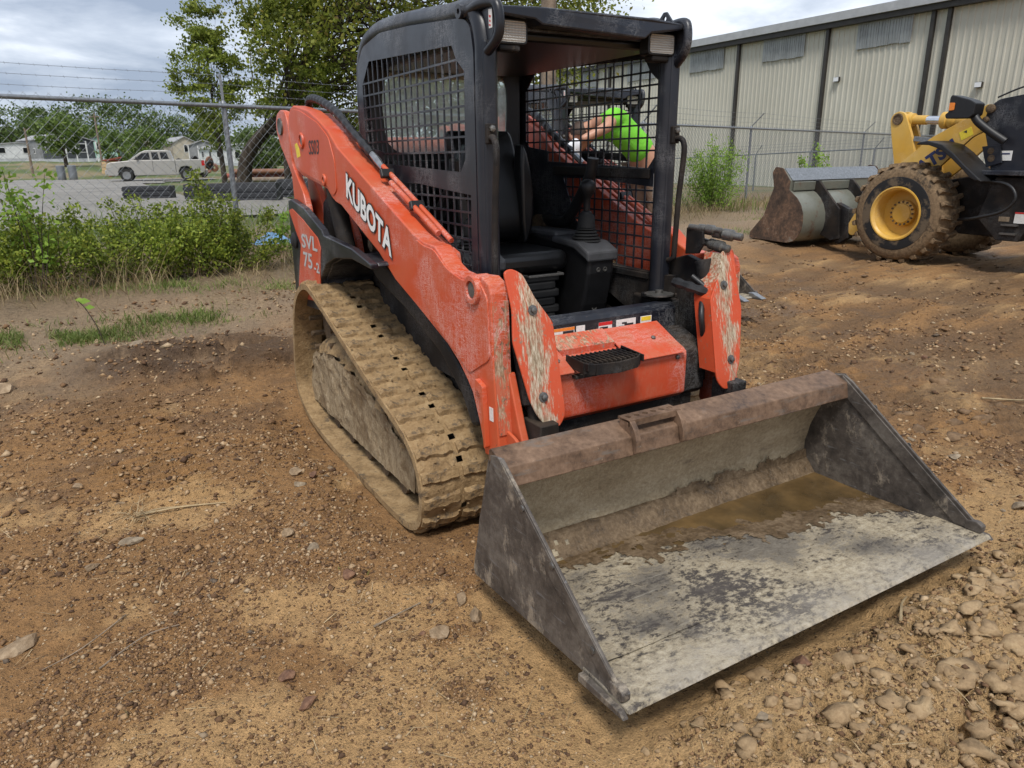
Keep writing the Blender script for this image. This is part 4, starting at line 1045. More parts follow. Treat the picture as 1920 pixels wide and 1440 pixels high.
    def masked(name, X_, Y_, Z_, M_, mat):
        ny_, nx_ = X_.shape; keep = M_[:-1,:-1] & M_[1:,:-1] & M_[:-1,1:] & M_[1:,1:]
        use = {}; vv = []; ff = []
        def vi(j, i):
            k = (j, i)
            if k not in use: use[k] = len(vv); vv.append((float(X_[j,i]), float(Y_[j,i]), float(Z_[j,i])))
            return use[k]
        for j, i in zip(*np.nonzero(keep)): ff.append([vi(j,i), vi(j,i+1), vi(j+1,i+1), vi(j+1,i)])
        mb = MB(); mb.add(vv, ff); return B(mb, name, mat, bk, sm=80)
    masked('wet_silt', SX, SY, SZ, msk_, 'wet_mud')
    kk = np.linspace(0, 14, 46); wy = np.interp(kk, range(len(sp_)), [q.y for q in sp_]); wz = np.interp(kk, range(len(sp_)), [q.z for q in sp_])
    WX, KY = np.meshgrid(sx_, wy); _, KZ = np.meshgrid(sx_, wz)
    topz = np.interp(WX, [-.95,-.55,-.15,.16,.93], [.0,.02,.045,.075,.085])
    WY = KY - .0165 + (fbm(WX*20, KZ*20, 63, 3)-.5)*.004
    masked('wet_silt', WX, WY, KZ, KZ < topz + (fbm(WX*11, KZ*11, 64, 5, .7)-.5)*.12, 'wet_mud')
    B(MB().slab([(-.926,.30),(.926,.30),(.926,.90),(-.926,.90)], -.03, -.0185), 'puddle', 'puddle', bk)
    ORG[0] = (0,0,0)
    return root
# ------------------------------------------------------------------ ground
def fence_dist(x, y): return (8.75 + .29*x - y)*.96
def hgt(x, y, fine=True):
    x = np.asarray(x, float); y = np.asarray(y, float)
    s = fence_dist(x, y)
    h = np.full(x.shape, -.165)
    h = h + .42*sstep(5.2, .5, s)
    r = np.hypot(x+2, y+1.3)
    h = h + sstep(60, 150, r)*1.5*sstep(40, 0, x)
    h = h - .55*sstep(16, 30, x)*sstep(1, -6, s)
    h = h + .05*sstep(3.5, 8, x)*sstep(8, 4, y)
    # hollow pressed by the tracks
    trk = sstep(1.25, .98, np.abs(x))*sstep(1.3, 1.7, y)*sstep(4.0, 3.3, y)
    h = h*(1-trk) + (-.238)*trk
    # loose heap pushed up in front of the bucket
    mnd = sstep(-1.15, -.55, x)*sstep(2.6, .7, x)*sstep(-1.7, -.75, y)*sstep(.14, -.12, y)
    h = h + .10*mnd
    n = (fbm(x*.7, y*.7, 1, 4)-.5)*.10 + (fbm(x*2.6, y*2.6, 2, 5, .55)-.5)*.07
    if fine:
        c = fbm(x*9, y*9, 3, 4, .6)
        n = n + (c-.5)*(.034 + .055*mnd)
        cl = np.abs(fbm(x*6, y*6, 6, 4, .6)-.5)
        n = n - np.maximum(0, .04-cl)*1.8*mnd
        # tread prints of an earlier pass
        tp = sstep(.30, .22, np.abs(x+1.95+.1*(y-3.2)))*sstep(2.2, 2.8, y)*sstep(4.6, 4.0, y)*sstep(.33, .48, fbm(x*1.5, y*1.5, 9, 3))
        n = n + tp*.02*np.sign(np.sin(y*2*np.pi/.105))*sstep(.05, .35, np.abs(np.sin(y*2*np.pi/.105)))
        tp2 = sstep(.34, .26, np.abs(x-2.6-.12*y))*sstep(.4, 1.0, y)*sstep(.33, .5, fbm(x*1.3, y*1.3, 12, 3))
        n = n + tp2*.022*np.sin(y*2*np.pi/.12)
        n = n + (fbm(x*22, y*22, 14, 3, .65)-.5)*(.016+.012*mnd)
    if fine: n = n + sstep(1.4, 3.0, x)*sstep(-.5, 1, y)*sstep(.5, 1.5, s)*(fbm(x*.9+y*.5, y*3.2-x*1.2, 59, 5, .6)-.5)*-.16
    h = h + n*sstep(200, 30, r)
    if fine:
        h = h + .10*sstep(1.0, .45, np.hypot((x+1.35)/1.2, (y-4.85)/.75))*sstep(.40, .62, fbm(x*4, y*4, 58, 4, .6))
    # keep the soil below the bucket and the belts
    bk = sstep(.99, .95, np.abs(x))*sstep(-.02, .03, y)*sstep(1.1, 1.0, y)
    lim = np.where(y < .5, -.04, -.085)
    h = np.where((bk > .5) & (h > lim), lim + .3*np.minimum(0, n), h)
    return h
def axis(lo, hi, a, b, step, g):
    c = list(np.arange(a, b+step/2, step)); d = step
    while c[-1] < hi: d *= g; c.append(c[-1]+d)
    d = step
    while c[0] > lo: d *= g; c.insert(0, c[0]-d)
    return np.array(c)
gx = axis(-700, 700, -3.6, 3.4, .0165, 1.075)
gy = axis(-300, 900, -1.25, 4.6, .0165, 1.075)
GX, GY = np.meshgrid(gx, gy)
GZ = hgt(GX, GY)
nx, ny = len(gx), len(gy)
def grid_mesh(name, X, Y, Z):
    ny, nx = X.shape
    me = bpy.data.meshes.new(name)
    co = np.stack([X.ravel(), Y.ravel(), Z.ravel()], 1).astype(np.float32)
    idx = np.arange(nx*ny).reshape(ny, nx)
    q = np.stack([idx[:-1,:-1], idx[:-1,1:], idx[1:,1:], idx[1:,:-1]], -1).reshape(-1, 4)
    me.vertices.add(len(co)); me.vertices.foreach_set('co', co.ravel())
    me.loops.add(q.size); me.loops.foreach_set('vertex_index', q.ravel().astype(np.int32))
    me.polygons.add(len(q)); me.polygons.foreach_set('loop_start', np.arange(0, q.size, 4, dtype=np.int32))
    me.polygons.foreach_set('use_smooth', np.ones(len(q), bool))
    me.update(calc_edges=True); me.validate()
    return me
gme = grid_mesh('ground', GX, GY, GZ)
def lerp3(a, b, t): return a*(1-t[..., None]) + b*t[..., None]
V3 = lambda *a: np.array(a)
S = fence_dist(GX, GY)
col = np.broadcast_to(V3(.345, .188, .076), GX.shape+(3,)).copy()
big = fbm(GX*.75, GY*1.0, 51, 5, .55); med = fbm(GX*2.3, GY*2.3, 52, 5, .6)
sand = sstep(.495, .555, big*.6+med*.4 + .05*sstep(3.0, .5, np.hypot(GX+1.4, GY-.6)) + .04*sstep(.2, -.6, GY))
col = lerp3(col, V3(.54, .335, .150), sand*.8)
mnd = sstep(-1.3, -.5, GX)*sstep(3.2, .7, GX)*sstep(-2.2, -.9, GY)*sstep(.5, -.1, GY)
col = lerp3(col, V3(.50, .325, .155), mnd*.85)
drk = sstep(.56, .66, fbm(GX*1.7, GY*1.7, 53, 5, .6))
col = lerp3(col, V3(.14, .08, .04), drk*.5*(1-mnd))
sod = sstep(1.0, .45, np.hypot((GX+1.35)/1.2, (GY-4.85)/.75))*sstep(.38, .52, fbm(GX*4, GY*4, 58, 4, .6))
sodm = sod
rgt = sstep(1.2, 3.0, GX)*sstep(-.5, 1, GY)
rut = fbm(GX*.9+GY*.5, GY*3.2-GX*1.2, 59, 5, .6)
col = lerp3(col, V3(.165, .098, .050), rgt*.80*sstep(.38, .58, rut*.6+med*.4))
lft = sstep(.2, -.6, GX)*sstep(3.4, 4.4, GY)*sstep(1.6, 2.6, S)
col = lerp3(col, V3(.16, .098, .055), lft*.7*sstep(.40, .58, rut*.5+med*.5))
pass
gm = sstep(4.2, 2.2, S)*sstep(.0, 1.0, S)
col = lerp3(col, V3(.32, .24, .16), gm*.75)
fence_soil = sstep(2.2, .6, S)  # darker soil colour along the foot of the fence
col = lerp3(col, V3(.20, .15, .09), fence_soil*.8)
far = sstep(-1.5, -4, S)
col = lerp3(col, lerp3(np.broadcast_to(V3(.09, .125, .04), col.shape), V3(.22, .18, .10), sstep(.45, .6, fbm(GX*.2, GY*.2, 57, 4))), far)
col = lerp3(col, V3(.10, .06, .034), sodm*.85)
wet = np.clip(drk*.5 + rgt*.35*sstep(.5, .62, big) + gm*.45*sstep(.5, .6, med), 0, 1)*(1-mnd)*(1-far)
for nm, arr, ty in (('soil', np.concatenate([col, np.ones(GX.shape+(1,))], -1), 'FLOAT_COLOR'), ('wet', wet, 'FLOAT')):
    a = gme.attributes.new(nm, ty, 'POINT')
    a.data.foreach_set('color' if ty == 'FLOAT_COLOR' else 'value', np.ascontiguousarray(arr, dtype=np.float32).ravel())
gme.materials.append(MAT['soil'])
ground = struct(bpy.data.objects.new('ground', gme)); C.objects.link(ground)
H = lambda x, y: float(hgt(np.array([x]), np.array([y]))[0])

# pale paved lot beyond the fence
lot = [(-70,13.5),(-6,14.5),(1.5,16.5),(4.5,19.0),(4.0,24),(1.5,30),(1.5,46),(7,56),(-10,66),(-70,70)]
lm = MB(); ln = 26
vv = []; ff = []
xs_ = np.linspace(-70, 8, 60); ys_ = np.linspace(13, 70, 50)
def inside(x, y, poly):
    c = False; n = len(poly)
    for i in range(n):
        (x1, y1), (x2, y2) = poly[i], poly[(i+1)%n]
        if (y1 > y) != (y2 > y) and x < (x2-x1)*(y-y1)/(y2-y1)+x1: c = not c
    return c
LX, LY = np.meshgrid(xs_, ys_); LZ = hgt(LX, LY, False)+.06
for j in range(49):
    for i in range(59):
        if inside((xs_[i]+xs_[i+1])/2, (ys_[j]+ys_[j+1])/2, lot): ff.append([j*60+i, j*60+i+1, (j+1)*60+i+1, (j+1)*60+i])
lm.add(list(zip(LX.ravel().tolist(), LY.ravel().tolist(), LZ.ravel().tolist())), ff)
struct(lm.build('road', 'asphalt_pale'))

# ------------------------------------------------------------------ scattered meshes in numpy
def soup(name, verts, faces_per, nface_v, mat, parent=None, smooth=False, mats=None):
    """verts: (N,k,3); faces_per: list of index lists within one item"""
    N, k, _ = verts.shape
    me = bpy.data.meshes.new(name)
    me.vertices.add(N*k); me.vertices.foreach_set('co', verts.astype(np.float32).ravel())
    fp = np.array(faces_per); m_ = fp.shape[1]
    idx = (np.arange(N)*k)[:, None, None] + fp[None]
    idx = idx.reshape(-1)
    me.loops.add(len(idx)); me.loops.foreach_set('vertex_index', idx.astype(np.int32))
    nf = len(idx)//m_
    me.polygons.add(nf); me.polygons.foreach_set('loop_start', np.arange(0, len(idx), m_, dtype=np.int32))
    if smooth: me.polygons.foreach_set('use_smooth', np.ones(nf, bool))
    me.materials.append(MAT[mat])
    me.update(calc_edges=True)
    ob = bpy.data.objects.new(name, me); C.objects.link(ob)
    if parent: ob.parent = parent
    return ob
def rand_rot(rs, n):
    q = rs.normal(size=(n, 4)); q /= np.linalg.norm(q, axis=1)[:, None]
    w, x, y, z = q.T
    return np.stack([1-2*(y*y+z*z), 2*(x*y-z*w), 2*(x*z+y*w), 2*(x*y+z*w), 1-2*(x*x+z*z), 2*(y*z-x*w), 2*(x*z-y*w), 2*(y*z+x*w), 1-2*(x*x+y*y)], 1).reshape(n, 3, 3)
OCT = np.array([(1,0,0),(-1,0,0),(0,1,0),(0,-1,0),(0,0,1),(0,0,-1)], float)
OCTF = [(0,2,4),(2,1,4),(1,3,4),(3,0,4),(2,0,5),(1,2,5),(3,1,5),(0,3,5)]
rs = np.random.RandomState(11)
def scatter(n, xr, yr, near=2.4):
    x = rs.uniform(*xr, n*4); y = rs.uniform(*yr, n*4)
    d = np.hypot(x+2.06, y+1.27)
    p = np.minimum(1, (near/d)**1.6)
    k = rs.uniform(size=n*4) < p
    x, y = x[k][:n], y[k][:n]
    return x, y
def screen_scatter(n, lo, hi, half):
    """points spread evenly in view angle rather than in area: denser close to where one stands"""
    d = 1/rs.uniform(1/hi, 1/lo, n); a = R(30.3) + rs.uniform(-half, half, n)
    return -2.06 + d*np.sin(a), -1.27 + d*np.cos(a), d
x, y, d = screen_scatter(290000, .95, 11, R(44))
den = fbm(x*1.2, y*1.2, 71, 4, .6)
big_ = fbm(x*.75, y*1.0, 51, 5, .55); med_ = fbm(x*2.3, y*2.3, 52, 5, .6)
sand_ = sstep(.495, .555, big_*.6+med_*.4 + .05*sstep(3.0, .5, np.hypot(x+1.4, y-.6)) + .04*sstep(.2, -.6, y))
keep = rs.uniform(size=len(x)) < np.clip(sstep(.30, .56, den)*(1-.72*sand_)+.06, 0, 1)
ins = (np.abs(x) < .96) & (y > -.01) & (y < 1.0)
keep &= ~ins & ~((np.abs(np.abs(x)-.72) < .24) & (y > 1.5) & (y < 3.75)) & (fence_dist(x, y) > 1.6)
x, y, d = x[keep], y[keep], d[keep]; n = len(x)
sz = rs.lognormal(-5.42, .50, n); sz = np.clip(sz, .0018, .017)
sz *= np.clip(d/2.2, .75, 3.2)**.85
v = OCT[None]*rs.uniform(.55, 1.2, (n, 6, 1))*np.stack([rs.uniform(.7, 1.3, n), rs.uniform(.7, 1.3, n), rs.uniform(.4, .8, n)], 1)[:, None, :]
a = rs.uniform(0, 2*np.pi, n); ca, sa = np.cos(a), np.sin(a)
v = np.stack([v[..., 0]*ca[:, None]-v[..., 1]*sa[:, None], v[..., 0]*sa[:, None]+v[..., 1]*ca[:, None], v[..., 2] + .25*v[..., 0]], -1)
v = v*sz[:, None, None] + np.stack([x, y, hgt(x, y)+sz*.15], 1)[:, None, :]
g = soup('gravel', v, OCTF, 3, 'gravel'); tag(g, 'brown gravel and small pebbles strewn over the bare dirt', 'gravel', kind='stuff')

# soil clods on the heap in front of the bucket
n = 3400
x = rs.uniform(-1.3, 2.6, n); y = rs.uniform(-1.15, .02, n)
k = rs.uniform(size=n) < sstep(-1.2, -.3, x)*sstep(.10, -.2, y)
x, y = x[k], y[k]; n = len(x)
sz = np.clip(rs.lognormal(-4.45, .6, n), .004, .042)
ico = bmesh.new(); bmesh.ops.create_icosphere(ico, subdivisions=2, radius=1.0)
IV = np.array([v_.co[:] for v_ in ico.verts]); IF = [[v_.index for v_ in f_.verts] for f_ in ico.faces]
ico.free()
def lumpy(n, rs, amp=.35):
    off = rs.uniform(0, 90, (n, 1))
    r = 1 + amp*2*(fbm(IV[None, :, 0]*1.5+off, IV[None, :, 1]*1.5+IV[None, :, 2]*1.9+off*1.7, 81, 3, .6)-.5)*1.6
    return IV[None]*r[..., None]
v = lumpy(n, rs, .75)*np.stack([rs.uniform(.8, 1.5, n), rs.uniform(.7, 1.2, n), rs.uniform(.4, .75, n)], 1)[:, None, :]
v = v*sz[:, None, None] + np.stack([x, y, hgt(x, y)-sz*.12], 1)[:, None, :]
clods = soup('soil_clods', v, IF, 3, 'clod', smooth=False); tag(clods, 'crumbled tan soil clods heaped in front of the bucket', 'soil', kind='stuff')

# single stones
def stone(x, y, sx, sy, sz_, mat, label, seed, rz=0, sink=.5, group=None):
    r_ = np.random.RandomState(seed)
    bm = bmesh.new(); bmesh.ops.create_icosphere(bm, subdivisions=2, radius=1.0)
    # cut planes give broken faces
    pl = r_.normal(size=(9, 3)); pl /= np.linalg.norm(pl, axis=1)[:, None]; dd = r_.uniform(.35, .8, 9)
    for v_ in bm.verts:
        p = np.array(v_.co[:])
        for q, e_ in zip(pl, dd):
            t = p@q - e_
            if t > 0: p = p - q*t
        v_.co = p + r_.normal(size=3)*.012
        v_.co.x *= sx; v_.co.y *= sy; v_.co.z *= sz_
    me = bpy.data.meshes.new('stone'); bm.to_mesh(me); bm.free(); me.materials.append(MAT[mat])
    ob = bpy.data.objects.new('stone', me); C.objects.link(ob)
    ob.location = (x, y, H(x, y)+sz_*(1-sink)*.8); ob.rotation_euler = (r_.uniform(-.2,.2), r_.uniform(-.2,.2), rz)
    return tag(ob, label, 'stone', group)
ST = [(-2.687,4.64,.10,.08,.045,'rock_tan','large flat tan stone near the left edge of the dirt',1,.3),
(-1.80,5.33,.075,.06,.04,'rock_grey','grey stone beside the dark dirt clump left of the track',2,.8),
(-1.45,1.885,.038,.03,.03,'rock_tan','pale tan blocky stone lying left of the track front',3,.5),
(-1.33,1.355,.036,.03,.026,'rock_red','round brown stone on dirt left of the bucket heel',4,0),
(-2.09,2.18,.065,.045,.02,'rock_grey','flat grey-brown stone slab by the straw tuft',5,.4),
(-.985,.865,.05,.035,.03,'rock_tan','yellowish angular stone touching the bucket side plate',6,1.2),
(-.995,.965,.04,.03,.035,'rock_tan','upright pale stone tucked behind the bucket heel',7,.2),
(-1.16,.83,.055,.04,.022,'rock_tan','tan flat stone left of the bucket side',8,.5),
(-2.52,1.55,.09,.06,.03,'rock_tan','broad tan stone cut off by the left picture edge',9,.2),
(-1.672,.745,.045,.032,.018,'rock_red','dark reddish flat stone in the lower left foreground',10,.4),
(-1.70,.905,.06,.028,.018,'rock_red','long brown stone sliver in the lower left foreground',11,.6),
(-.238,-.03,.045,.05,.04,'rock_red','brown stone wedged under the front cutting edge',12,.4),
(.40,-.13,.06,.045,.03,'rock_grey','smooth grey stone among clods by the front cutting edge',13,.8),
(2.04,.74,.075,.045,.016,'rock_grey','flat grey slab right of the bucket corner',14,.3),
(-1.24,2.52,.055,.045,.03,'rock_tan','orange-tan stone in the cluster beside the track belt',15,.3),
(-1.17,2.45,.05,.04,.028,'rock_red','red-brown stone in the cluster beside the track belt',16,1.1),
(-1.27,2.36,.045,.03,.02,'rock_grey','grey splinter stone at the edge of the cluster by the track',17,.1),
(1.62,.20,.05,.04,.03,'rock_grey','grey rounded stone behind the right bucket corner',18,.1),
(-2.25,2.0,.05,.03,.02,'rock_tan','tan pointed stone left of the straw tuft',19,.9)]
for (x, y, sx, sy, sz_, mt, lb, sd_, rz) in ST: stone(x, y, sx, sy, sz_, mt, lb, sd_, rz)
rr = np.random.RandomState(33)
cnt = 0
while cnt < 46:
    x, y = rr.uniform(-3.2, 4.2), rr.uniform(-.6, 5.0)
    if abs(x) < 1.1 and -.1 < y < 4.0: continue
    q = rr.uniform(.012, .03)*(1+.12*max(0, y-1))
    stone(x, y, q*rr.uniform(.9, 1.5), q, q*rr.uniform(.4, .8), ['rock_tan','rock_red','rock_grey'][cnt % 3], 'small loose stone half pressed into the bare dirt', 100+cnt, rr.uniform(0, 3), .45, 'small stones on the dirt')
    cnt += 1

# straw litter and twigs
def blades(name, x, y, z, L, w, lean, mat, label, cat, seed, droop=.35, parent=None, kind='stuff'):
    r_ = np.random.RandomState(seed); n = len(x)
    a = r_.uniform(0, 2*np.pi, n); le = np.clip(r_.normal(lean, .25, n), 0, 1.55)
    d0 = np.stack([np.cos(a)*np.sin(le), np.sin(a)*np.sin(le), np.cos(le)], 1)
    le2 = np.clip(le + droop*r_.uniform(.4, 1.6, n), 0, 1.9)
    d1 = np.stack([np.cos(a)*np.sin(le2), np.sin(a)*np.sin(le2), np.cos(le2)], 1)
    b = r_.uniform(0, 2*np.pi, n); sd_ = np.stack([np.cos(b), np.sin(b), np.zeros(n)], 1)
    p0 = np.stack([x, y, z], 1); LL = (L*r_.uniform(.5, 1.25, n))[:, None]; ww = (w*r_.uniform(.6, 1.3, n))[:, None]
    p1 = p0 + d0*LL*.55; p2 = p1 + d1*LL*.45
    v = np.stack([p0-sd_*ww, p0+sd_*ww, p1+sd_*ww*.8, p1-sd_*ww*.8, p2], 1)
    me = bpy.data.meshes.new(name)
    N = n
    me.vertices.add(N*5); me.vertices.foreach_set('co', v.astype(np.float32).ravel())
    f1 = (np.arange(N)*5)[:, None] + np.array([0,1,2,3,2,4])[None]  # placeholder layout
    q = (np.arange(N)*5)[:, None] + np.array([0,1,2,3]); t = (np.arange(N)*5)[:, None] + np.array([3,2,4])
    idx = np.concatenate([q, t], 1).ravel()
    me.loops.add(len(idx)); me.loops.foreach_set('vertex_index', idx.astype(np.int32))
    st = (np.arange(N)*7)[:, None] + np.array([0, 4]); me.polygons.add(2*N)
    me.polygons.foreach_set('loop_start', st.ravel().astype(np.int32))
    me.materials.append(MAT[mat]); me.update(calc_edges=True)
    ob = bpy.data.objects.new(name, me); C.objects.link(ob)
    if parent: ob.parent = parent
    else: tag(ob, label, cat, kind=kind)
    return ob
x, y = scatter(2600, (-3.8, 6.5), (-.9, 7.8), 3.5)
k = ~((np.abs(x) < 1.0) & (y > -.05) & (y < 4)); x, y = x[k], y[k]
blades('straw_litter', x, y, hgt(x, y)+.004, .085, .0016, 1.5, 'straw', 'dry straw stalks littering the bare dirt', 'straw', 3, .1)
def twig(pts, r, label, mat='twig'):
    P_ = spline([(a_, b_, H(a_, b_)+c_) for a_, b_, c_ in pts], 5)
    n = len(P_)
    ob = MB().tube(P_, [r*(1-.5*i/n) for i in range(n)], 5).build('twig', mat, None, 0, 50)
    return tag(ob, label, 'twig')
twig([(-2.02,2.44,.012),(-1.85,2.42,.02),(-1.64,2.39,.01)], .006, 'pale dry stalk lying by the straw tuft left of the track', 'straw')
twig([(-2.05,2.42,.012),(-1.95,2.47,.02),(-1.86,2.44,.012)], .005, 'short forked dry stem beside the pale stalk', 'straw')
twig([(.18,-.10,.012),(.32,-.02,.014),(.42,.02,.012)], .0055, 'straight dry twig in front of the cutting edge', 'straw')
twig([(3.2,1.2,.012),(3.6,1.0,.016),(4.0,.9,.012)], .007, 'long pale stem on dirt far right of the bucket', 'straw')
twig([(1.55,2.3,.012),(2.0,2.1,.02),(2.6,1.95,.012)], .008, 'long brown twig on dirt behind the bucket')
twig([(-2.25,1.25,.008),(-2.1,1.38,.012),(-1.98,1.40,.008)], .003, 'thin grey twig in the left foreground')
twig([(-1.35,1.0,.01),(-1.22,1.03,.014),(-1.14,1.04,.01)], .004, 'small brown twig left of the bucket side')
twig([(-2.15,1.55,.008),(-2.30,1.40,.010),(-2.42,1.34,.008)], .0028, 'dark bent twig at the left edge of the foreground')
tuft = []
x = -2.03+rs.normal(size=70)*.045; y = 2.45+rs.normal(size=70)*.045
tf = blades('straw_tuft', x, y, hgt(x, y)+.003, .11, .002, 1.2, 'straw', 'small tuft of tangled dry straw on the dirt', 'straw tuft', 9, .5, kind=None)
# churned mud lumps in the yard behind the bucket
n = 1500
x = rs.uniform(1.2, 11, n); y = rs.uniform(.5, 8.5, n); k = (fence_dist(x, y) > 1.2) & (fbm(x*.8, y*.8, 91, 3) > .47) & ~((np.abs(x-3) < 1) & (y > 3.8)); x, y = x[k], y[k]; n = len(x)
sz = np.clip(rs.lognormal(-3.9, .4, n), .010, .05)
v = lumpy(n, rs, .8)*np.stack([rs.uniform(.8, 2.2, n), rs.uniform(.8, 1.3, n), rs.uniform(.5, .8, n)], 1)[:, None, :]
v = v*sz[:, None, None] + np.stack([x, y, hgt(x, y)-sz*.15], 1)[:, None, :]
tag(soup('mud_lumps', v, IF, 3, 'clod_brown', smooth=False), 'churned brown mud lumps across the yard behind the bucket', 'mud', kind='stuff')

# ------------------------------------------------------------------ plants
LEAFQ = np.array([(0,-.5,0),(.32,0,.06),(0,.55,-.04),(-.32,0,.06)], float)
def leaves(name, cen, size, mat, parent, seed, flat=.0):
    r_ = np.random.RandomState(seed); n = len(cen)
    M = rand_rot(r_, n)
    v = np.einsum('nij,kj->nki', M, LEAFQ)*(size*r_.uniform(.6, 1.35, n))[:, None, None]
    return soup(name, v + np.asarray(cen)[:, None, :], [(0,1,2,3)], 4, mat, parent)
def plant(name, label, cat, loc, h, r, nstem, nleaf, size, leafmat, seed, group=None, spread=.5, stem='bark', stem_r=.006, low=.1):
    loc = (loc[0], loc[1], H(loc[0], loc[1])) if len(loc) == 2 else loc
    root = thing(name, label, cat, loc, group)
    r_ = np.random.RandomState(seed); mb = MB(); cen = []
    for k in range(nstem):
        a = r_.uniform(0, 2*np.pi); rr_ = r*np.sqrt(r_.uniform(0, 1))
        tip = Vector((math.cos(a)*rr_, math.sin(a)*rr_, h*r_.uniform(.45, 1.06)*(1-.35*(rr_/r)**2)))
        b0 = Vector((math.cos(a)*rr_*.35*spread, math.sin(a)*rr_*.35*spread, -.02))
        md = b0.lerp(tip, .5) + Vector((r_.normal()*.05*h, r_.normal()*.05*h, 0))
        P_ = spline([b0, md, tip], 5)
        mb.tube(P_, [stem_r*(1-.75*i/len(P_)) for i in range(len(P_))], 4, False)
        m_ = nleaf//nstem
        t = low + (1-low)*r_.uniform(0, 1, m_)**.7
        idx = np.minimum((t*(len(P_)-1)).astype(int), len(P_)-2); fr_ = t*(len(P_)-1)-idx
        A_ = np.array([tuple(q) for q in P_])
        c_ = A_[idx]*(1-fr_)[:, None] + A_[idx+1]*fr_[:, None]
        c_ = c_ + r_.normal(size=(m_, 3))*np.array([1, 1, .7])*(.05*h + .06*r)*(1.1-.6*t)[:, None]
        cen.append(c_)
    mb.build('stem', stem, root, 0, 60, (0,0,0))
    leaves('foliage', np.concatenate(cen), size, leafmat, root, seed+1)
    return root
SH = [(-2.75,7.72,1.05,.50,'leaf_shrub','dense green shrub at the left picture edge before the fence'),
(-2.30,7.72,1.00,.45,'leaf_shrub','green shrub right of the tall seedling by the fence'),
(-1.80,7.75,.92,.45,'leaf_shrub','yellow-green shrub in the middle of the fence thicket'),
(-1.32,7.80,1.10,.42,'leaf_shrub','taller leafy shrub with a shoot below the parked pickup'),
(-.85,7.75,1.0,.42,'leaf_shrub','green shrub tangled with dry grass before the fence'),
(-.40,7.95,.82,.38,'leaf_shrub','small shrub just left of the fence post')]
for i, (x, y, h_, r_0, mt, lb) in enumerate(SH):
    plant('shrub', lb, 'shrub', (x, y), h_*(.82+.42*((i*37)%10)/10), r_0*1.25, 20, 4600, .038, mt, 200+i, 'shrubs along the chain-link fence')
plant('sapling', 'tall bright green seedling standing up at the left edge', 'sapling', (-2.52, 7.35), 1.72, .30, 6, 330, .055, 'leaf_bright', 231, None, .7, low=.35)
plant('sapling', 'leafy green shoot to the right of the fence post', 'sapling', (.18, 8.05), .95, .22, 4, 260, .06, 'leaf_bright', 232, low=.3)
plant('sapling', 'low green weed by the fence right of the post', 'weed', (.42, 7.6), .5, .2, 6, 300, .05, 'leaf_shrub', 233)
plant('shrub', 'feathery light green bush against the fence by the metal building', 'shrub', (10.75, 11.25), 1.72, .74, 60, 6800, .045, 'leaf_bright', 240, None, .6)
for i, (x, y, h_) in enumerate(((15.6,12.75,1.95),(16.6,13.0,2.0),(17.1,13.1,1.6))):
    plant('vine', ['tall thin vine on the fence above the loader bucket, left one','tall thin vine on the fence beside a building downpipe','shorter vine on the fence, rightmost of three'][i], 'vine', (x, y), h_, .10, 3, 260, .07, 'leaf_bright', 250+i, 'vines on the fence', .8, low=.2)
# seedling in the open dirt
sp_root = thing('sapling', 'tiny bare-stemmed seedling with two leaves in open dirt', 'sapling', (-2.04, 5.45, H(-2.04, 5.45)))
MB().tube(spline([(0,0,0),(-.03,.04,.15),(-.09,.1,.30),(-.13,.14,.36)], 4), [.004]*13, 5).build('stem', 'bark', sp_root, 0, 50, (0,0,0))
lf = MB()
for (a, b, c_, L_) in ((-.13,.14,.36,.10),(-.09,.1,.31,.08),(-.15,.15,.37,.07)):
    lf.add([(a,b,c_),(a-.2*L_,b-.35*L_,c_+.2*L_),(a+.3*L_,b-.3*L_,c_-.25*L_),(a+.9*L_,b-.1*L_,c_-.1*L_),(a+.45*L_,b+.3*L_,c_+.18*L_)], [(0,1,2),(0,2,3),(0,3,4)])
lf.build('leaf', 'leaf_bright', sp_root, 0, None, (0,0,0))
# dry grass along the fence, green grass patches
n = 15000
t = rs.uniform(-5.5, 22, n); s_ = np.abs(rs.normal(0, .55, n)) + .15
x = t - .28*-s_*0; y = 8.75 + .29*x - s_/.96
k = rs.uniform(size=n) < sstep(.30, .55, fbm(x*1.1, y*1.1, 95, 3)); x, y = x[k], y[k]
blades('dry_grass', x, y, hgt(x, y)-.01, .36, .0034, .55, 'dry_grass', 'tangled dry grass along the foot of the chain-link fence', 'dry grass', 21, .7)
n = 5200
x = rs.uniform(-4.5, 1.0, n); y = 8.75+.29*x-rs.uniform(.9, 3.0, n)
k = rs.uniform(size=n) < sstep(.45, .62, fbm(x*1.4, y*1.4, 96, 3)); x, y = x[k], y[k]
n = 750
xd = rs.uniform(-3.2, 1.2, n); yd = 8.75+.29*xd-np.abs(rs.normal(.75, .35, n))
kd = rs.uniform(size=n) < sstep(.38, .55, fbm(xd*1.6, yd*1.6, 98, 3)); xd, yd = xd[kd], yd[kd]
blades('dead_stalks', xd, yd, hgt(xd, yd)-.01, .62, .0022, .55, 'dry_grass', 'tall dead stalks standing among the fence shrubs', 'dry grass', 26, .5)
blades('matted_straw', x, y, hgt(x, y)+.002, .26, .002, 1.35, 'dry_grass', 'matted dead grass lying before the fence thicket', 'dry grass', 22, .25)
gxs, gys = [], []
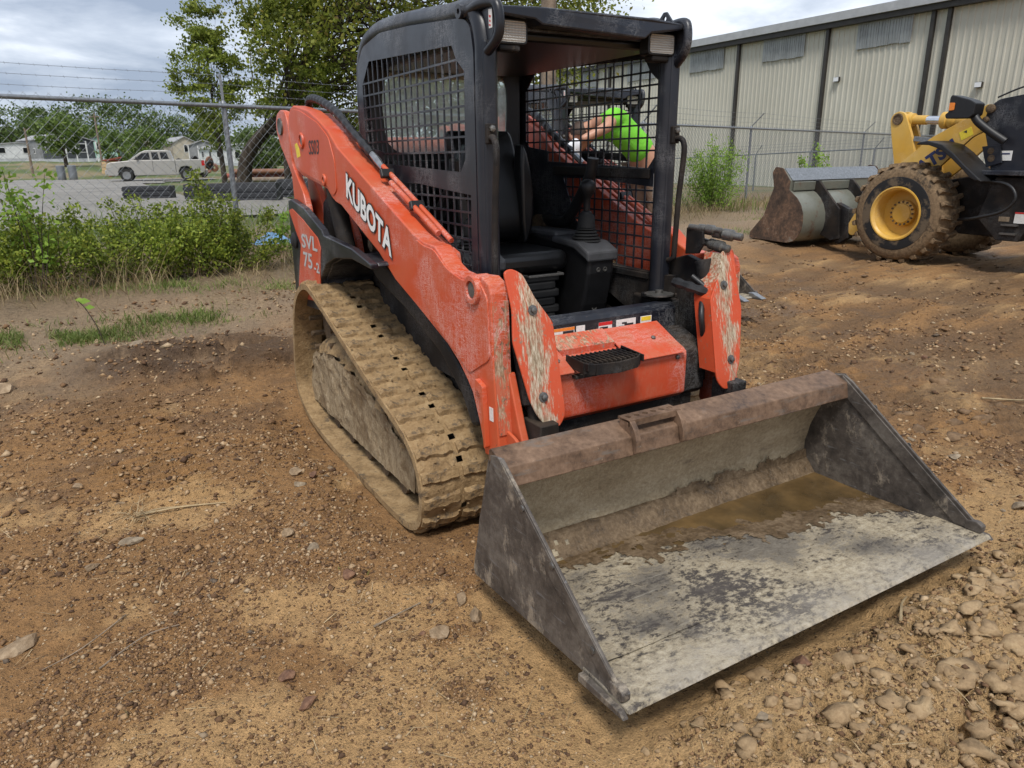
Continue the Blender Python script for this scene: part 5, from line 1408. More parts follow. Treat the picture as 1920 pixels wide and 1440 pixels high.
for (cx_, cy_, rx_, ry_, n_) in ((-2.25,5.75,.6,.24,2200),(-1.35,6.0,.6,.2,1500),(-1.2,7.1,.6,.2,800),(-.1,6.9,.45,.22,700),(.35,6.2,.3,.14,300),(-3.0,5.75,.7,.3,1800),(-2.0,7.3,1.0,.2,500),(10.0,8.3,.5,.2,250),(9.2,8.6,.6,.25,300),(11.0,9.9,.9,.4,350)):
    gxs.append(rs.normal(cx_, rx_*.55, n_)); gys.append(rs.normal(cy_, ry_*.55, n_))
x, y = np.concatenate(gxs), np.concatenate(gys)
k = rs.uniform(size=len(x)) < sstep(.28, .52, fbm(x*3.2, y*5, 97, 3)); x, y = x[k], y[k]
blades('grass', x, y, hgt(x, y)-.004, .10, .0034, .55, 'grass', 'short green grass patches between dirt and fence', 'grass', 23, .7)
x, y = scatter(260, (-3.6, 1), (.4, 6), 3)
k = (fbm(x*2, y*2, 99, 3) > .56) & (np.abs(x) > 1.1); x, y = x[k], y[k]
if len(x): blades('weed_sprouts', x, y, hgt(x, y), .035, .002, .6, 'grass', 'tiny weed sprouts dotted over the dirt', 'weeds', 24, .6)

def tree(name, label, loc, height, crown, trunk_r, nclus, nleaf, size, mat, seed, lean=(0,0), base=.3, group=None, trunk_h=.35, squash=1.0, fill=1.0):
    """crown: (along view right, depth, z) radii around a centre given by lean"""
    loc = (loc[0], loc[1], H(loc[0], loc[1])-.1)
    root = thing(name, label, 'tree', loc, group)
    r_ = np.random.RandomState(seed); mb = MB()
    rd, dp, rz_ = crown
    right = np.array([.863, -.505, 0]); fw = np.array([.505, .863, 0])
    cc = right*lean[0] + fw*lean[1] + np.array([0, 0, height-rz_])
    top = Vector((cc[0]*.75, cc[1]*.75, height*.62)); f0 = Vector((cc[0]*.25, cc[1]*.25, height*trunk_h))
    P_ = spline([(0,0,-.2), (cc[0]*.05, cc[1]*.05, height*trunk_h*.5), f0, f0.lerp(top, .5), top], 5)
    mb.tube(P_, [trunk_r*(1.15-.95*i/(len(P_)-1)) for i in range(len(P_))], 9, False)
    cen = []
    for k in range(nclus):
        d_ = r_.normal(size=3); d_ /= np.linalg.norm(d_)
        q = r_.uniform(.25, 1)**.45*fill
        c_ = cc + (right*d_[0]*rd + fw*d_[1]*dp)*q + np.array([0, 0, d_[2]*rz_*q])
        c_[2] = max(c_[2], height*base)
        cr_ = r_.uniform(.09, .20)*min(rd, rz_)*squash
        m_ = int(nleaf/nclus*r_.uniform(.5, 1.5))
        o_ = r_.normal(size=(m_, 3))*cr_*np.array([1, 1, .62])
        cen.append(c_ + o_)
        if k % 2 == 0:
            st_ = P_[r_.randint(len(P_)*2//5, len(P_))]
            e_ = Vector(c_); m2 = st_.lerp(e_, .5) + Vector((0, 0, -.06*(e_-st_).length)) + Vector(r_.normal(size=3)*.06*(e_-st_).length)
            B_ = spline([st_, m2, e_], 4)
            w0 = trunk_r*r_.uniform(.08, .22)
            mb.tube(B_, [w0*(1-.85*i/(len(B_)-1)) for i in range(len(B_))], 5, False)
    mb.build('trunk', 'bark', root, 0, 60, (0,0,0))
    leaves('crown', np.concatenate(cen), size, mat, root, seed+1)
    return root
tree('oak_tree', 'big spreading oak behind the fence, its limbs reaching over the cab', (4.09,31.25), 13.0, (7.4,5.5,5.9), .30, 320, 60000, .155, 'leaf_oak', 301, (7.4,-1.0), .20, trunk_h=.24, squash=.8)
tree('slender_tree', 'slender pale green tree left of the oak behind the fence', (2.75,27.4), 6.6, (1.15,1.1,2.5), .10, 80, 11000, .11, 'leaf_light', 302, (-.15,0), .25, squash=.9)
tree('slender_tree', 'taller pale green tree crown between the slender tree and oak', (4.9,27.0), 7.4, (1.6,1.5,2.9), .12, 90, 13000, .11, 'leaf_light', 303, (.5,0), .2, squash=.8)
FT = [('shade_tree',(-8.9,137.6),9.0,(5.6,4,4.0),'leaf_far','rounded green tree at the far left beyond the lot'),
('shade_tree',(-4.8,161),10.3,(4.2,4,3.6),'leaf_far','dark open-crowned tree on the skyline left of the lollipop tree'),
('shade_tree',(-2.2,103),6.0,(2.9,2.6,2.2),'leaf_far_light','lollipop-shaped green tree above the dark mobile home'),
('shade_tree',(.5,152),10.8,(5.0,4,4.4),'leaf_far','green skyline tree behind the lollipop-shaped tree'),
('shade_tree',(6.6,135.5),10.6,(5.8,4,5.2),'leaf_far','largest dark green tree on the skyline above the pickup'),
('shade_tree',(11.6,138),8.6,(4.4,3.5,4.0),'leaf_far','green skyline tree right of the largest dark tree'),
('shade_tree',(16.5,139),8.6,(4.4,3.5,4.0),'leaf_far','green skyline tree next to the slender tree'),
('shade_tree',(3.4,100),4.2,(2.6,2,2.0),'leaf_far_light','bushy light tree beside the mint home'),
('shade_tree',(5.6,90),4.6,(2.0,1.8,2.2),'leaf_far_light','pale bushy tree directly above the pickup cab'),
('shade_tree',(18.2,60.5),4.6,(2.8,2.4,2.1),'leaf_far','round green tree between the arm and the cab'),
('shade_tree',(12.5,66),4.4,(2.2,2,2.1),'leaf_far','dark tree under the oak behind the pipe stacks'),
('shade_tree',(22.5,70),5.0,(3.4,2.4,2.4),'leaf_far','green tree behind the cab rear window')]
for i, (nm, l_, h_, cr_, mt, lb) in enumerate(FT):
    if l_[1] > 130: l_ = ((l_[0]+2.06)*1.35-2.06, (l_[1]+1.27)*1.35-1.27); h_ *= 1.3; cr_ = tuple(q*1.35 for q in cr_)
    tree(nm, lb, l_, h_, cr_, .16 + .01*h_, 46, 3600, .034*h_+.12, mt, 320+i, (0,0), .18, 'far trees', .35, 1.25)
n = 17000
x = rs.uniform(-110, 90, n); y = 235 + rs.uniform(0, 12, n)
z = hgt(x, y, False) + rs.uniform(0, 1, n)**.8*(5.5 + 5*fbm(x*.12, y*.0, 131, 3))
wo = leaves('distant_woods', np.stack([x, y, z], 1), 2.0, 'leaf_far', None, 400); tag(wo, 'distant line of dark green woods on the horizon', 'woods', kind='stuff')
n = 7000
x = rs.uniform(-8, 12, n); y = np.where(rs.uniform(size=n) < .6, rs.uniform(10, 15.5, n), rs.uniform(15, 34, n))
k = np.array([not inside(a_, b_, lot) for a_, b_ in zip(x, y)]) & (fbm(x*.4, y*.4, 141, 3) > .45); x, y = x[k], y[k]
blades('tall_grass', x, y, hgt(x, y)-.02, .55, .008, .4, 'grass', 'tall green grass growing between fence and scrap piles', 'tall grass', 25, .6)
# ------------------------------------------------------------------ chain-link fences
FD = Vector((.9604, .2785, 0)); FN = Vector((.2785, -.9604, 0))   # along the fence, towards the camera
F0 = Vector((0, 8.75, 0))
def fpt(t, z, off=0.0): return F0 + FD*t + FN*off + Vector((0,0,z))
fence = thing('chain_link_fence', 'long galvanized chain-link fence with barbed wire behind the machines', 'fence', (0, 8.75, .2))
ORG[0] = (0, 8.75, .2)
RAIL = 2.15
t0, t1 = -8.0, 34.0
MB().tube([fpt(t_, RAIL) for t_ in np.linspace(t0, t1, 15)], .024, 8).build('top_rail', 'zinc', fence, 0, 50)
posts = [-8.0, -4.45, -.30, 4.1, 8.9, 13.9, 22.3, 27.0, 31.4]
lean = lambda t_: float(np.clip((t_-.5)/4, 0, 1))
for t_ in posts:
    b = fpt(t_, 0, -.03); zb = H(b.x, b.y)
    po = MB().tube([fpt(t_, zb-.3, -.03), fpt(t_, RAIL+.05, -.03)], .032, 10).build('post', 'zinc', fence, 0, 50)
    MB().lathe([(.036,0),(.036,.05),(.02,.07)], fpt(t_, RAIL-.01, -.03), (0,0,1), 10).build('post_cap', 'zinc', fence, 0, 50)
    l_ = lean(t_)
    MB().bar(fpt(t_, RAIL+.04, -.03), fpt(t_, RAIL+.36, -.03+.32*l_), .03, .018).build('barb_arm', 'zinc', fence)
wm = MB()
for k, q in enumerate((.33, .66, .97)):
    pts_ = []
    for i in range(len(posts)-1):
        for j in range(6):
            t_ = posts[i]+(posts[i+1]-posts[i])*j/6; sag = -.03*math.sin(math.pi*j/6)
            pts_.append(fpt(t_, RAIL+.04+.32*q+sag, -.03+.32*lean(t_)*q))
    m_ = MB().tube(pts_, .0026, 4, False)
    for t_ in np.arange(t0, 22, .13):
        i = max(0, min(len(pts_)-2, int(np.searchsorted([ (p_-F0).dot(FD) for p_ in pts_], t_))-1))
        a_, b_ = pts_[i], pts_[i+1]; f_ = (t_-(a_-F0).dot(FD))/max(1e-6, (b_-F0).dot(FD)-(a_-F0).dot(FD)); c_ = a_.lerp(b_, f_)
        m_.bar(c_-FN*.014+Vector((0,0,.012)), c_+FN*.014-Vector((0,0,.012)), .003, .003)
    m_.build('barbed_wire', 'zinc', fence)
def fabric(org, dr, nr, t0, t1, zlo, zhi, px, pz, r, parent, name='wire_fabric'):
    """two families of slanting wires, each a thin three-sided rod"""
    V_ = []; Hh = zhi-zlo; run = Hh/pz*px
    for sg in (1, -1):
        k0 = int(math.floor((t0-run)/px)); k1 = int(math.ceil((t1+run)/px))
        for k in range(k0, k1+1):
            a = k*px; b = a + sg*run
            za, zb_ = 0.0, 1.0
            lo, hi = (a, b)
            # clip to t range
            def cl(v): return min(max(v, t0), t1)
            ta, tb = cl(a), cl(b)
            if abs(tb-ta) < 1e-4: continue
            za = (ta-a)/(b-a); zb_ = (tb-a)/(b-a)
            pa = org + dr*ta + nr*(.002*sg) + Vector((0,0,zlo+za*Hh)); pb = org + dr*tb + nr*(.002*sg) + Vector((0,0,zlo+zb_*Hh))
            V_.append((pa, pb))
    v = np.zeros((len(V_), 6, 3)); d_ = [Vector((0,0,1)), Vector((0,0,-.5))+nr*.87, Vector((0,0,-.5))-nr*.87]
    for i, (pa, pb) in enumerate(V_):
        for j in range(3):
            v[i, j] = pa + d_[j]*r; v[i, 3+j] = pb + d_[j]*r
    o = Vector(ORG[0]); v -= np.array(o)
    ob = soup(name, v, [(0,1,4,3),(1,2,5,4),(2,0,3,5)], 4, 'zinc', parent)
    ob['kind'] = 'stuff'
    return ob
fabric(F0, FD, FN, t0, 6.0, .18, RAIL+.055, .116, .112, .0024, fence)
fabric(F0, FD, FN, 6.0, t1, .18, RAIL+.055, .116, .112, .0042, fence)
ORG[0] = (0,0,0)
# second fence nearer the building
f2 = thing('chain_link_fence', 'farther chain-link fence right in front of the metal building', 'fence', (27, 24, -.3))
ORG[0] = (27, 24, -.3)
A2, B2 = Vector((27, 34, 1.24)), Vector((27, 12, 1.86)); D2 = (B2-A2)
MB().tube([A2, B2], .03, 8).build('top_rail', 'zinc', f2, 0, 50)
for k in range(8):
    p_ = A2 + D2*(k/7)
    MB().tube([p_-Vector((0,0,2.1)), p_], .04, 8).build('post', 'zinc', f2, 0, 50)
    MB().bar(p_, p_+Vector((-.05,-.38,.42)), .035, .02).build('barb_arm', 'zinc', f2)
for q in (.33, .66, .97): MB().tube([A2+Vector((-.05,-.38,.42))*q, B2+Vector((-.05,-.38,.42))*q], .006, 4, False).build('barbed_wire', 'zinc', f2)
dh = Vector((0,-1,0))
fabric(Vector((27,34,-.75)), dh, Vector((-1,0,0)), 0, 22, 0, 2.0, .13, .12, .0035, f2)
ORG[0] = (0,0,0)

# ------------------------------------------------------------------ metal building
bld = thing('metal_building', 'large beige ribbed metal building with dark downpipes on the right', 'building', (33.5, 25, -.5))
ORG[0] = (33.5, 25, -.5)
y_far, y_near, z0, z1 = 53.0, -10.0, -.7, 8.0
edges = [53.0, 44.6, 38.4, 32.2, 26.1, 20.5, 14.5, 8.3, 2.1, -4.1, -10.0]
for a, b in zip(edges[:-1], edges[1:]):
    # corrugated bay
    pts_ = []; q = a
    step = -.305
    while q > b+.30:
        pts_ += [(33.5, q), (33.5, q-.19), (33.46, q-.215), (33.46, q-.275)]; q += step
    pts_.append((33.5, b))
    n = len(pts_)
    m_ = MB(); m_.add([(x_, y_, z0) for x_, y_ in pts_] + [(x_, y_, z1) for x_, y_ in pts_], [[i, i+1, n+i+1, n+i] for i in range(n-1)])
    m_.build('wall_panel', 'siding', bld)
for (a, b, zb_) in ((36.3,33.4,6.55),(30.4,27.55,6.58),(24.4,21.5,6.55),(42.6,39.6,6.55),(48.5,46.0,6.55)):
    nst = 5; w_ = (a-b)/nst
    for k in range(nst):
        ya = a-w_*k; r_ = random.uniform(-.03, .03)
        m_ = MB()
        m_.box((33.40, ya-w_+.012, zb_+r_), (33.438, ya-.012, 7.9))
        for q in (.25, .5, .75): m_.box((33.375, ya-w_*q-.03, zb_+r_+.01), (33.402, ya-w_*q+.03, 7.89))
        m_.build('translucent_panel', 'skylight_panel', bld)
for y_ in (44.6, 38.4, 32.2, 26.1, 20.5, 19.75, 14.5, 8.3, 2.1):
    MB().box((33.30, y_-.09, z0), (33.46, y_+.09, 7.75)).build('downpipe', 'trim_dark', bld)
MB().box((33.1, y_near, 7.72), (33.52, y_far+.2, 7.98)).build('eave_shadow_strip', 'trim_dark', bld)  # dark strip modelled for the black shadow beneath the fascia

rf = MB(); rf.add([(32.95,y_near,7.98),(32.95,y_far+.3,7.98),(32.95,y_near,8.38),(32.95,y_far+.3,8.38),(50,y_near,9.9),(50,y_far+.3,9.9)], [(0,1,3,2),(2,3,5,4)])
rf.add([(32.95,y_near,7.98),(32.95,y_far+.3,7.98),(33.5,y_far+.3,7.98),(33.5,y_near,7.98)], [(0,1,2,3)])
rf.build('roof', 'fascia_grey', bld)
ew = MB(); ew.add([(33.5,53,z0),(60,53,z0),(60,53,9.9),(50,53,9.9),(33.5,53,8.0)], [(0,1,2,3,4)]); ew.build('end_wall', 'siding', bld)
for (y_, z_) in ((25.27,5.21),(17.97,4.35)):
    l_ = MB().prism([(y_-.16,z_-.12),(y_+.16,z_-.12),(y_+.16,z_+.12),(y_-.16,z_+.12)], 33.30, 33.46).build('wall_lamp', 'trim_dark', bld, .03)
    MB().prism([(y_-.14,z_-.10),(y_+.14,z_-.10),(y_+.14,z_+.10),(y_-.14,z_+.10)], 33.28, 33.30).build('lamp_face', 'lamp_white', bld)
ORG[0] = (0,0,0)
# wooden utility pole behind the cab
up = MB().tube([(5.98,11.0,-.2),(6.0,11.03,3),(6.02,11.06,9)], [.15,.145,.12], 14).build('utility_pole', 'wood_pole', None, 0, 60)
tag(up, 'weathered wooden utility pole rising behind the cab roof', 'utility pole')

# ------------------------------------------------------------------ wheel loader
def make_wheel_loader():
    O = (9.6, 5.0, -.13); ORG[0] = O
    root = thing('wheel_loader', 'yellow and black wheel loader with its bucket to the fence', 'wheel loader', O)
    B = lambda mb, name, mat, par=root, bv=0.0, sm=None, seg=2: mb.build(name, mat, par, bv, sm, None, seg)
    def wheel(xo, y, sgn, zc=.615, detail=True):
        R_ = .735; root_scale = 1.0
        ty = B(MB().lathe([(.40,.02),(.46,.005),(.56,-.005),(.66,.01),(.70,.05),(.715,.12),(.715,.42),(.70,.49),(.66,.53),(.5,.54),(.4,.50)], (xo, y, zc), (sgn,0,0), 44, closed=True), 'tyre', 'tyre_muddy', root, sm=45)
        if detail: B(MB().lathe([(.41,-.012),(.50,-.014),(.545,-.010),(.55,-.002),(.41,.004)], (xo, y, zc), (sgn,0,0), 44, closed=True), 'sidewall', 'tyre_clean', ty, sm=45)
        rim = B(MB().lathe([(.41,.0),(.405,-.02),(.385,-.022),(.375,.0),(.355,.02),(.35,.16),(.335,.24),(.20,.25),(.19,.18),(.15,.165),(.14,.15),(.01,.15)], (xo, y, zc), (sgn,0,0), 40, cap0=False), 'rim', 'yellow', ty, sm=35)
        if detail:
            for k in range(16):
                a = 2*math.pi*k/16
                B(MB().lathe([(.016,0),(.016,-.025),(.005,-.03)], (xo+sgn*.18, y+.172*math.cos(a), zc+.172*math.sin(a)), (sgn,0,0), 6), 'wheel_nut', 'mud_dark', ty)
        nl = 24
        lm_ = MB(); lm_.add([(-.13,-.045,0),(.13,.0,0),(.13,.085,0),(-.13,.04,0),(-.11,-.03,.055),(.11,.012,.055),(.11,.07,.055),(-.11,.028,.055)], [(0,3,2,1),(4,5,6,7),(0,1,5,4),(1,2,6,5),(2,3,7,6),(3,0,4,7)])
        lme = lm_.mesh('tread_lug', 'tyre_muddy'); 
        for k in range(nl):
            for h_, (xx, fl) in enumerate(((.135, 1), (.40, -1))):
                a = 2*math.pi*(k+.5*h_)/nl
                n_ = Vector((0, math.cos(a), math.sin(a))); t_ = Vector((0, -math.sin(a), math.cos(a)))
                lo = bpy.data.objects.new('tread_lug', lme); C.objects.link(lo); lo.parent = ty
                p_ = Vector((xo+sgn*xx, y, zc)) + n_*.70 - Vector(O)
                lo.matrix_local = Matrix(((sgn*fl,0,0,p_.x),(0,t_.y,n_.y,p_.y),(0,t_.z,n_.z,p_.z),(0,0,0,1)))
        return ty
    wheel(8.78, 5.54, 1); wheel(10.42+.54, 5.54, -1, detail=False)
    wheel(8.78, 2.60, 1, detail=False); wheel(10.96, 2.60, -1, detail=False)
    # bucket
    prof = [(8.20,.05),(7.36,.02),(7.24,.06),(7.16,.14),(7.11,.25),(7.09,.38),(7.10,.52),(7.15,.66),(7.23,.77),(7.32,.85),(7.42,.90),(7.41,1.07),(7.60,1.27)]
    inner = [(7.66,1.26),(7.47,1.06),(7.48,.87),(7.36,.81),(7.27,.73),(7.20,.64),(7.15,.51),(7.14,.38),(7.16,.26),(7.21,.16),(7.28,.09),(7.37,.06),(8.20,.07)]
    bk = B(MB().prism(prof + inner, 8.62, 11.2), 'bucket', 'loader_bucket', sm=30)
    side = rounded([(8.20,.04),(7.36,.02),(7.22,.06),(7.14,.14),(7.09,.25),(7.07,.38),(7.08,.53),(7.14,.68),(7.23,.79),(7.42,.92),(7.41,1.07),(7.58,1.28),(7.74,1.30),(7.80,1.20),(7.74,.95),(7.92,.45),(8.2,.14)], .03)
    for xa, xb in ((8.60,8.62),(11.2,11.22)): B(MB().prism(side, xa, xb), 'side_plate', 'loader_bucket_rust', bk, bv=.005)
    B(MB().prism([(7.40,1.065),(7.395,1.075),(7.59,1.275),(7.60,1.268)], 8.66, 11.18), 'spill_plate', 'zinc', bk)
    B(MB().prism([(7.40,.90),(7.395,1.05),(7.36,1.05),(7.37,.90)], 8.68, 9.25), 'back_stiffener', 'loader_bucket', bk, bv=.01)
    B(MB().prism([(7.40,.90),(7.395,1.05),(7.36,1.05),(7.37,.90)], 9.40, 10.3), 'back_stiffener', 'loader_bucket', bk, bv=.01)
    for xx in (9.22, 10.15):
        B(MB().prism([(7.41,1.07),(7.30,1.06),(7.02,.78),(6.84,.60),(6.78,.10),(6.95,.06),(7.16,.14),(7.14,.6),(7.40,.88)], xx, xx+.05), 'bucket_bracket', 'black_dirty', bk, bv=.008)
        B(MB().prism([(6.95,.70),(6.70,.60),(6.65,.12),(6.85,.0),(7.05,.12),(7.0,.5)], xx+.07, xx+.20), 'coupler_hook', 'black_dirty', bk, bv=.01)
    # boom, bellcrank, cylinder
    boom = [(6.72,.28),(6.60,.52),(6.30,.98),(5.92,1.34),(5.47,1.72),(4.98,1.98),(4.72,2.16),(4.45,2.10),(4.55,1.86),(4.86,1.72),(5.25,1.32),(5.60,1.02),(5.95,.70),(6.45,.22),(6.62,.16)]
    bo = B(MB().prism(rounded(boom, .05), 9.30, 9.36), 'boom', 'yellow', bv=.006)
    B(MB().prism(rounded(boom, .05), 9.98, 10.04), 'boom', 'yellow', bv=.006)
    B(MB().tube([(9.3,5.7,1.2),(10.04,5.7,1.2)], .12, 16), 'boom_cross_tube', 'yellow', bo, sm=40)
    bc = rounded([(6.28,2.02),(6.24,2.10),(6.15,2.14),(6.05,2.11),(6.0,2.02),(5.88,1.76),(5.80,1.52),(5.74,1.20),(5.85,1.02),(6.02,1.0),(6.10,1.30),(6.22,1.75)], .04)
    for xx in (9.46, 9.66): 
        bc_o = B(MB().prism(bc, xx, xx+.06), 'bellcrank', 'yellow', bv=.006)
    B(MB().lathe([(.02,-.02),(.085,-.02),(.09,.0),(.085,.015),(.06,.015),(.055,.005),(.01,.005)], (9.46,6.15,2.02), (-1,0,0), 20), 'pivot_pin', 'mud_dark', bc_o, sm=40)
    cy = B(MB().lathe([(.09,0),(.10,.04),(.10,.12),(.07,.13),(.07,.34)], (9.59,6.08,2.01), (0,-1,-.06), 18), 'cylinder_eye', 'yellow', sm=40)
    B(MB().tube([(9.59,5.76,1.99),(9.59,5.50,1.975)], .062, 16), 'cylinder_rod', 'chrome', cy, sm=40)
    B(MB().lathe([(.10,0),(.125,.02),(.125,.10),(.105,.12),(.12,.15),(.12,.22),(.105,.25),(.12,.28),(.12,.36),(.10,.40),(.10,1.0)], (9.59,5.51,1.975), (0,-1,-.04), 18), 'tilt_cylinder', 'yellow', cy, sm=40)
    B(MB().bar((9.50,5.85,1.72),(9.50,5.35,1.66),.05,.07), 'guide_rod', 'zinc', bc_o)
    T = MB(); text_geo(T, 'KOMATSU', .25, (9.2965, 6.02, .86), Vector((0,-.84,.60)), Vector((0,.60,.80)), .012)
    B(T, 'brand_lettering', 'blue_print', bo)
    B(MB().prism([(5.06,1.78),(4.90,1.86),(4.85,1.75),(5.01,1.67)], 9.296, 9.2995), 'warning_sticker', 'yellow_sticker', bo)
    B(MB().prism([(5.0,1.79),(4.95,1.815),(4.945,1.77)], 9.2945, 9.2955), 'sticker_print', 'black_print', bo)
    # fender over the near front wheel
    fe = [(5.34,1.62),(5.30,1.655),(5.17,1.67),(4.95,1.615),(4.78,1.50),(4.60,1.34),(4.40,1.18),(4.33,1.12),(4.42,1.13),(4.50,1.17),(4.62,1.28),(4.80,1.43),(4.97,1.55),(5.15,1.61)]
    B(MB().prism(fe, 8.72, 9.28), 'fender', 'black_plastic', bv=.012)
    # front frame and loader tower
    B(MB().prism([(6.3,.45),(6.2,.75),(5.6,.95),(5.2,1.1),(4.4,1.25),(3.6,1.2),(3.4,.5),(4.2,.32),(5.8,.35)], 9.38, 9.96), 'front_frame', 'black_dirty', bv=.02)
    for xx in (9.14, 10.02):
        B(MB().prism(rounded([(4.66,1.90),(4.62,2.10),(4.50,2.20),(4.05,2.26),(3.9,1.9),(3.88,1.25),(4.44,1.22),(4.52,1.5)], .04), xx, xx+.15), 'tower', 'black_paint', bv=.01)
    for (y_, z_, r_) in ((4.58,2.08,.06),(4.62,1.94,.04),(4.47,1.52,.045),(4.45,1.42,.05)):
        B(MB().lathe([(r_*.3,-.03),(r_,-.03),(r_,.02),(r_*.6,.03),(.005,.03)], (9.12, y_, z_), (-1,0,0), 14), 'tower_pin', 'mud_dark', sm=40)
    B(MB().prism([(4.60,1.58),(4.36,1.60),(4.30,1.36),(4.50,1.30)], 9.10, 9.135), 'hinge_plate', 'black_paint', bv=.006)
    B(MB().box((9.134,4.20,1.39),(9.138,4.36,1.52)), 'white_sticker', 'white_sticker')
    B(MB().box((9.132,4.23,1.47),(9.1335,4.33,1.49)), 'sticker_print', 'blue_print')
    B(MB().prism([(4.47,1.26),(4.45,1.20),(3.3,1.18),(3.3,1.26)], 8.95, 10.3), 'deck', 'black_paint', bv=.01)
    B(MB().prism([(4.50,.60),(4.20,.31),(3.90,.31),(3.80,.55),(3.3,.5),(3.3,1.17),(4.35,1.17)], 9.10, 10.1), 'side_cover', 'black_dirty', bv=.015)
    B(MB().box((9.05,3.93,.40),(9.12,4.14,.425)), 'step', 'bolt'); B(MB().box((9.05,3.93,.52),(9.12,4.14,.545)), 'step', 'bolt')
    B(MB().box((9.094,3.85,.56),(9.098,4.00,.71)), 'white_sticker', 'white_sticker')
    B(MB().box((9.0915,3.85,.69),(9.0935,4.00,.71)), 'sticker_print', 'red_print')
    B(MB().box((9.094,4.06,.575),(9.098,4.20,.64)), 'white_sticker', 'rock_grey')
    hp = spline([(9.08,4.55,1.12),(8.95,4.1,1.08),(8.92,3.95,.9),(8.95,4.1,.72),(9.0,4.5,.60),(9.1,4.75,.56)], 6)
    B(MB().tube(hp, .022, 8), 'hydraulic_hose', 'hose', sm=50)
    # cab, engine, roof towards the rear
    cb = B(MB().prism([(4.05,1.26),(3.95,2.2),(3.75,3.1),(2.5,3.1),(2.4,1.26)], 9.15, 10.05), 'cab', 'black_paint', bv=.03)
    B(MB().prism([(3.90,1.5),(3.82,2.15),(3.66,2.95),(2.7,2.95),(2.6,1.5)], 9.14, 9.149), 'cab_window', 'glass_dark', cb)
    B(MB().prism([(2.5,1.0),(2.5,1.9),(.9,1.85),(.7,1.6),(.7,.7),(2.4,.6)], 9.1, 10.1), 'engine_cover', 'yellow', bv=.05)
    # front lamp with turn signal on its arm
    B(MB().tube(spline([(9.05,4.28,1.64),(9.0,4.45,1.76),(8.95,4.62,1.90),(8.95,4.70,2.0)], 4), .055, 12), 'lamp_arm', 'black_plastic', sm=50)
    lp = B(MB().prism(rounded([(5.04,2.02),(5.02,1.965),(4.70,1.955),(4.64,2.0),(4.63,2.15),(4.72,2.20),(4.98,2.28),(5.0,2.24),(4.99,2.06)], .02), 8.82, 9.06), 'work_lamp', 'black_plastic', bv=.012)
    B(MB().prism([(5.005,2.06),(4.985,2.06),(4.985,2.19),(5.005,2.185)], 8.84, 9.04), 'lamp_lens', 'lens', lp)
    B(MB().prism(rounded([(4.985,2.07),(4.915,2.075),(4.915,2.17),(4.985,2.175)], .01), 8.805, 8.822), 'turn_signal', 'orange_sticker', lp, bv=.004)
    B(MB().tube(spline([(9.1,4.5,2.22),(9.1,4.2,2.33),(9.1,3.9,2.36),(9.1,3.7,2.3)], 5), .012, 6), 'hand_rail', 'black_plastic', sm=50)
    ORG[0] = (0,0,0)
    return root

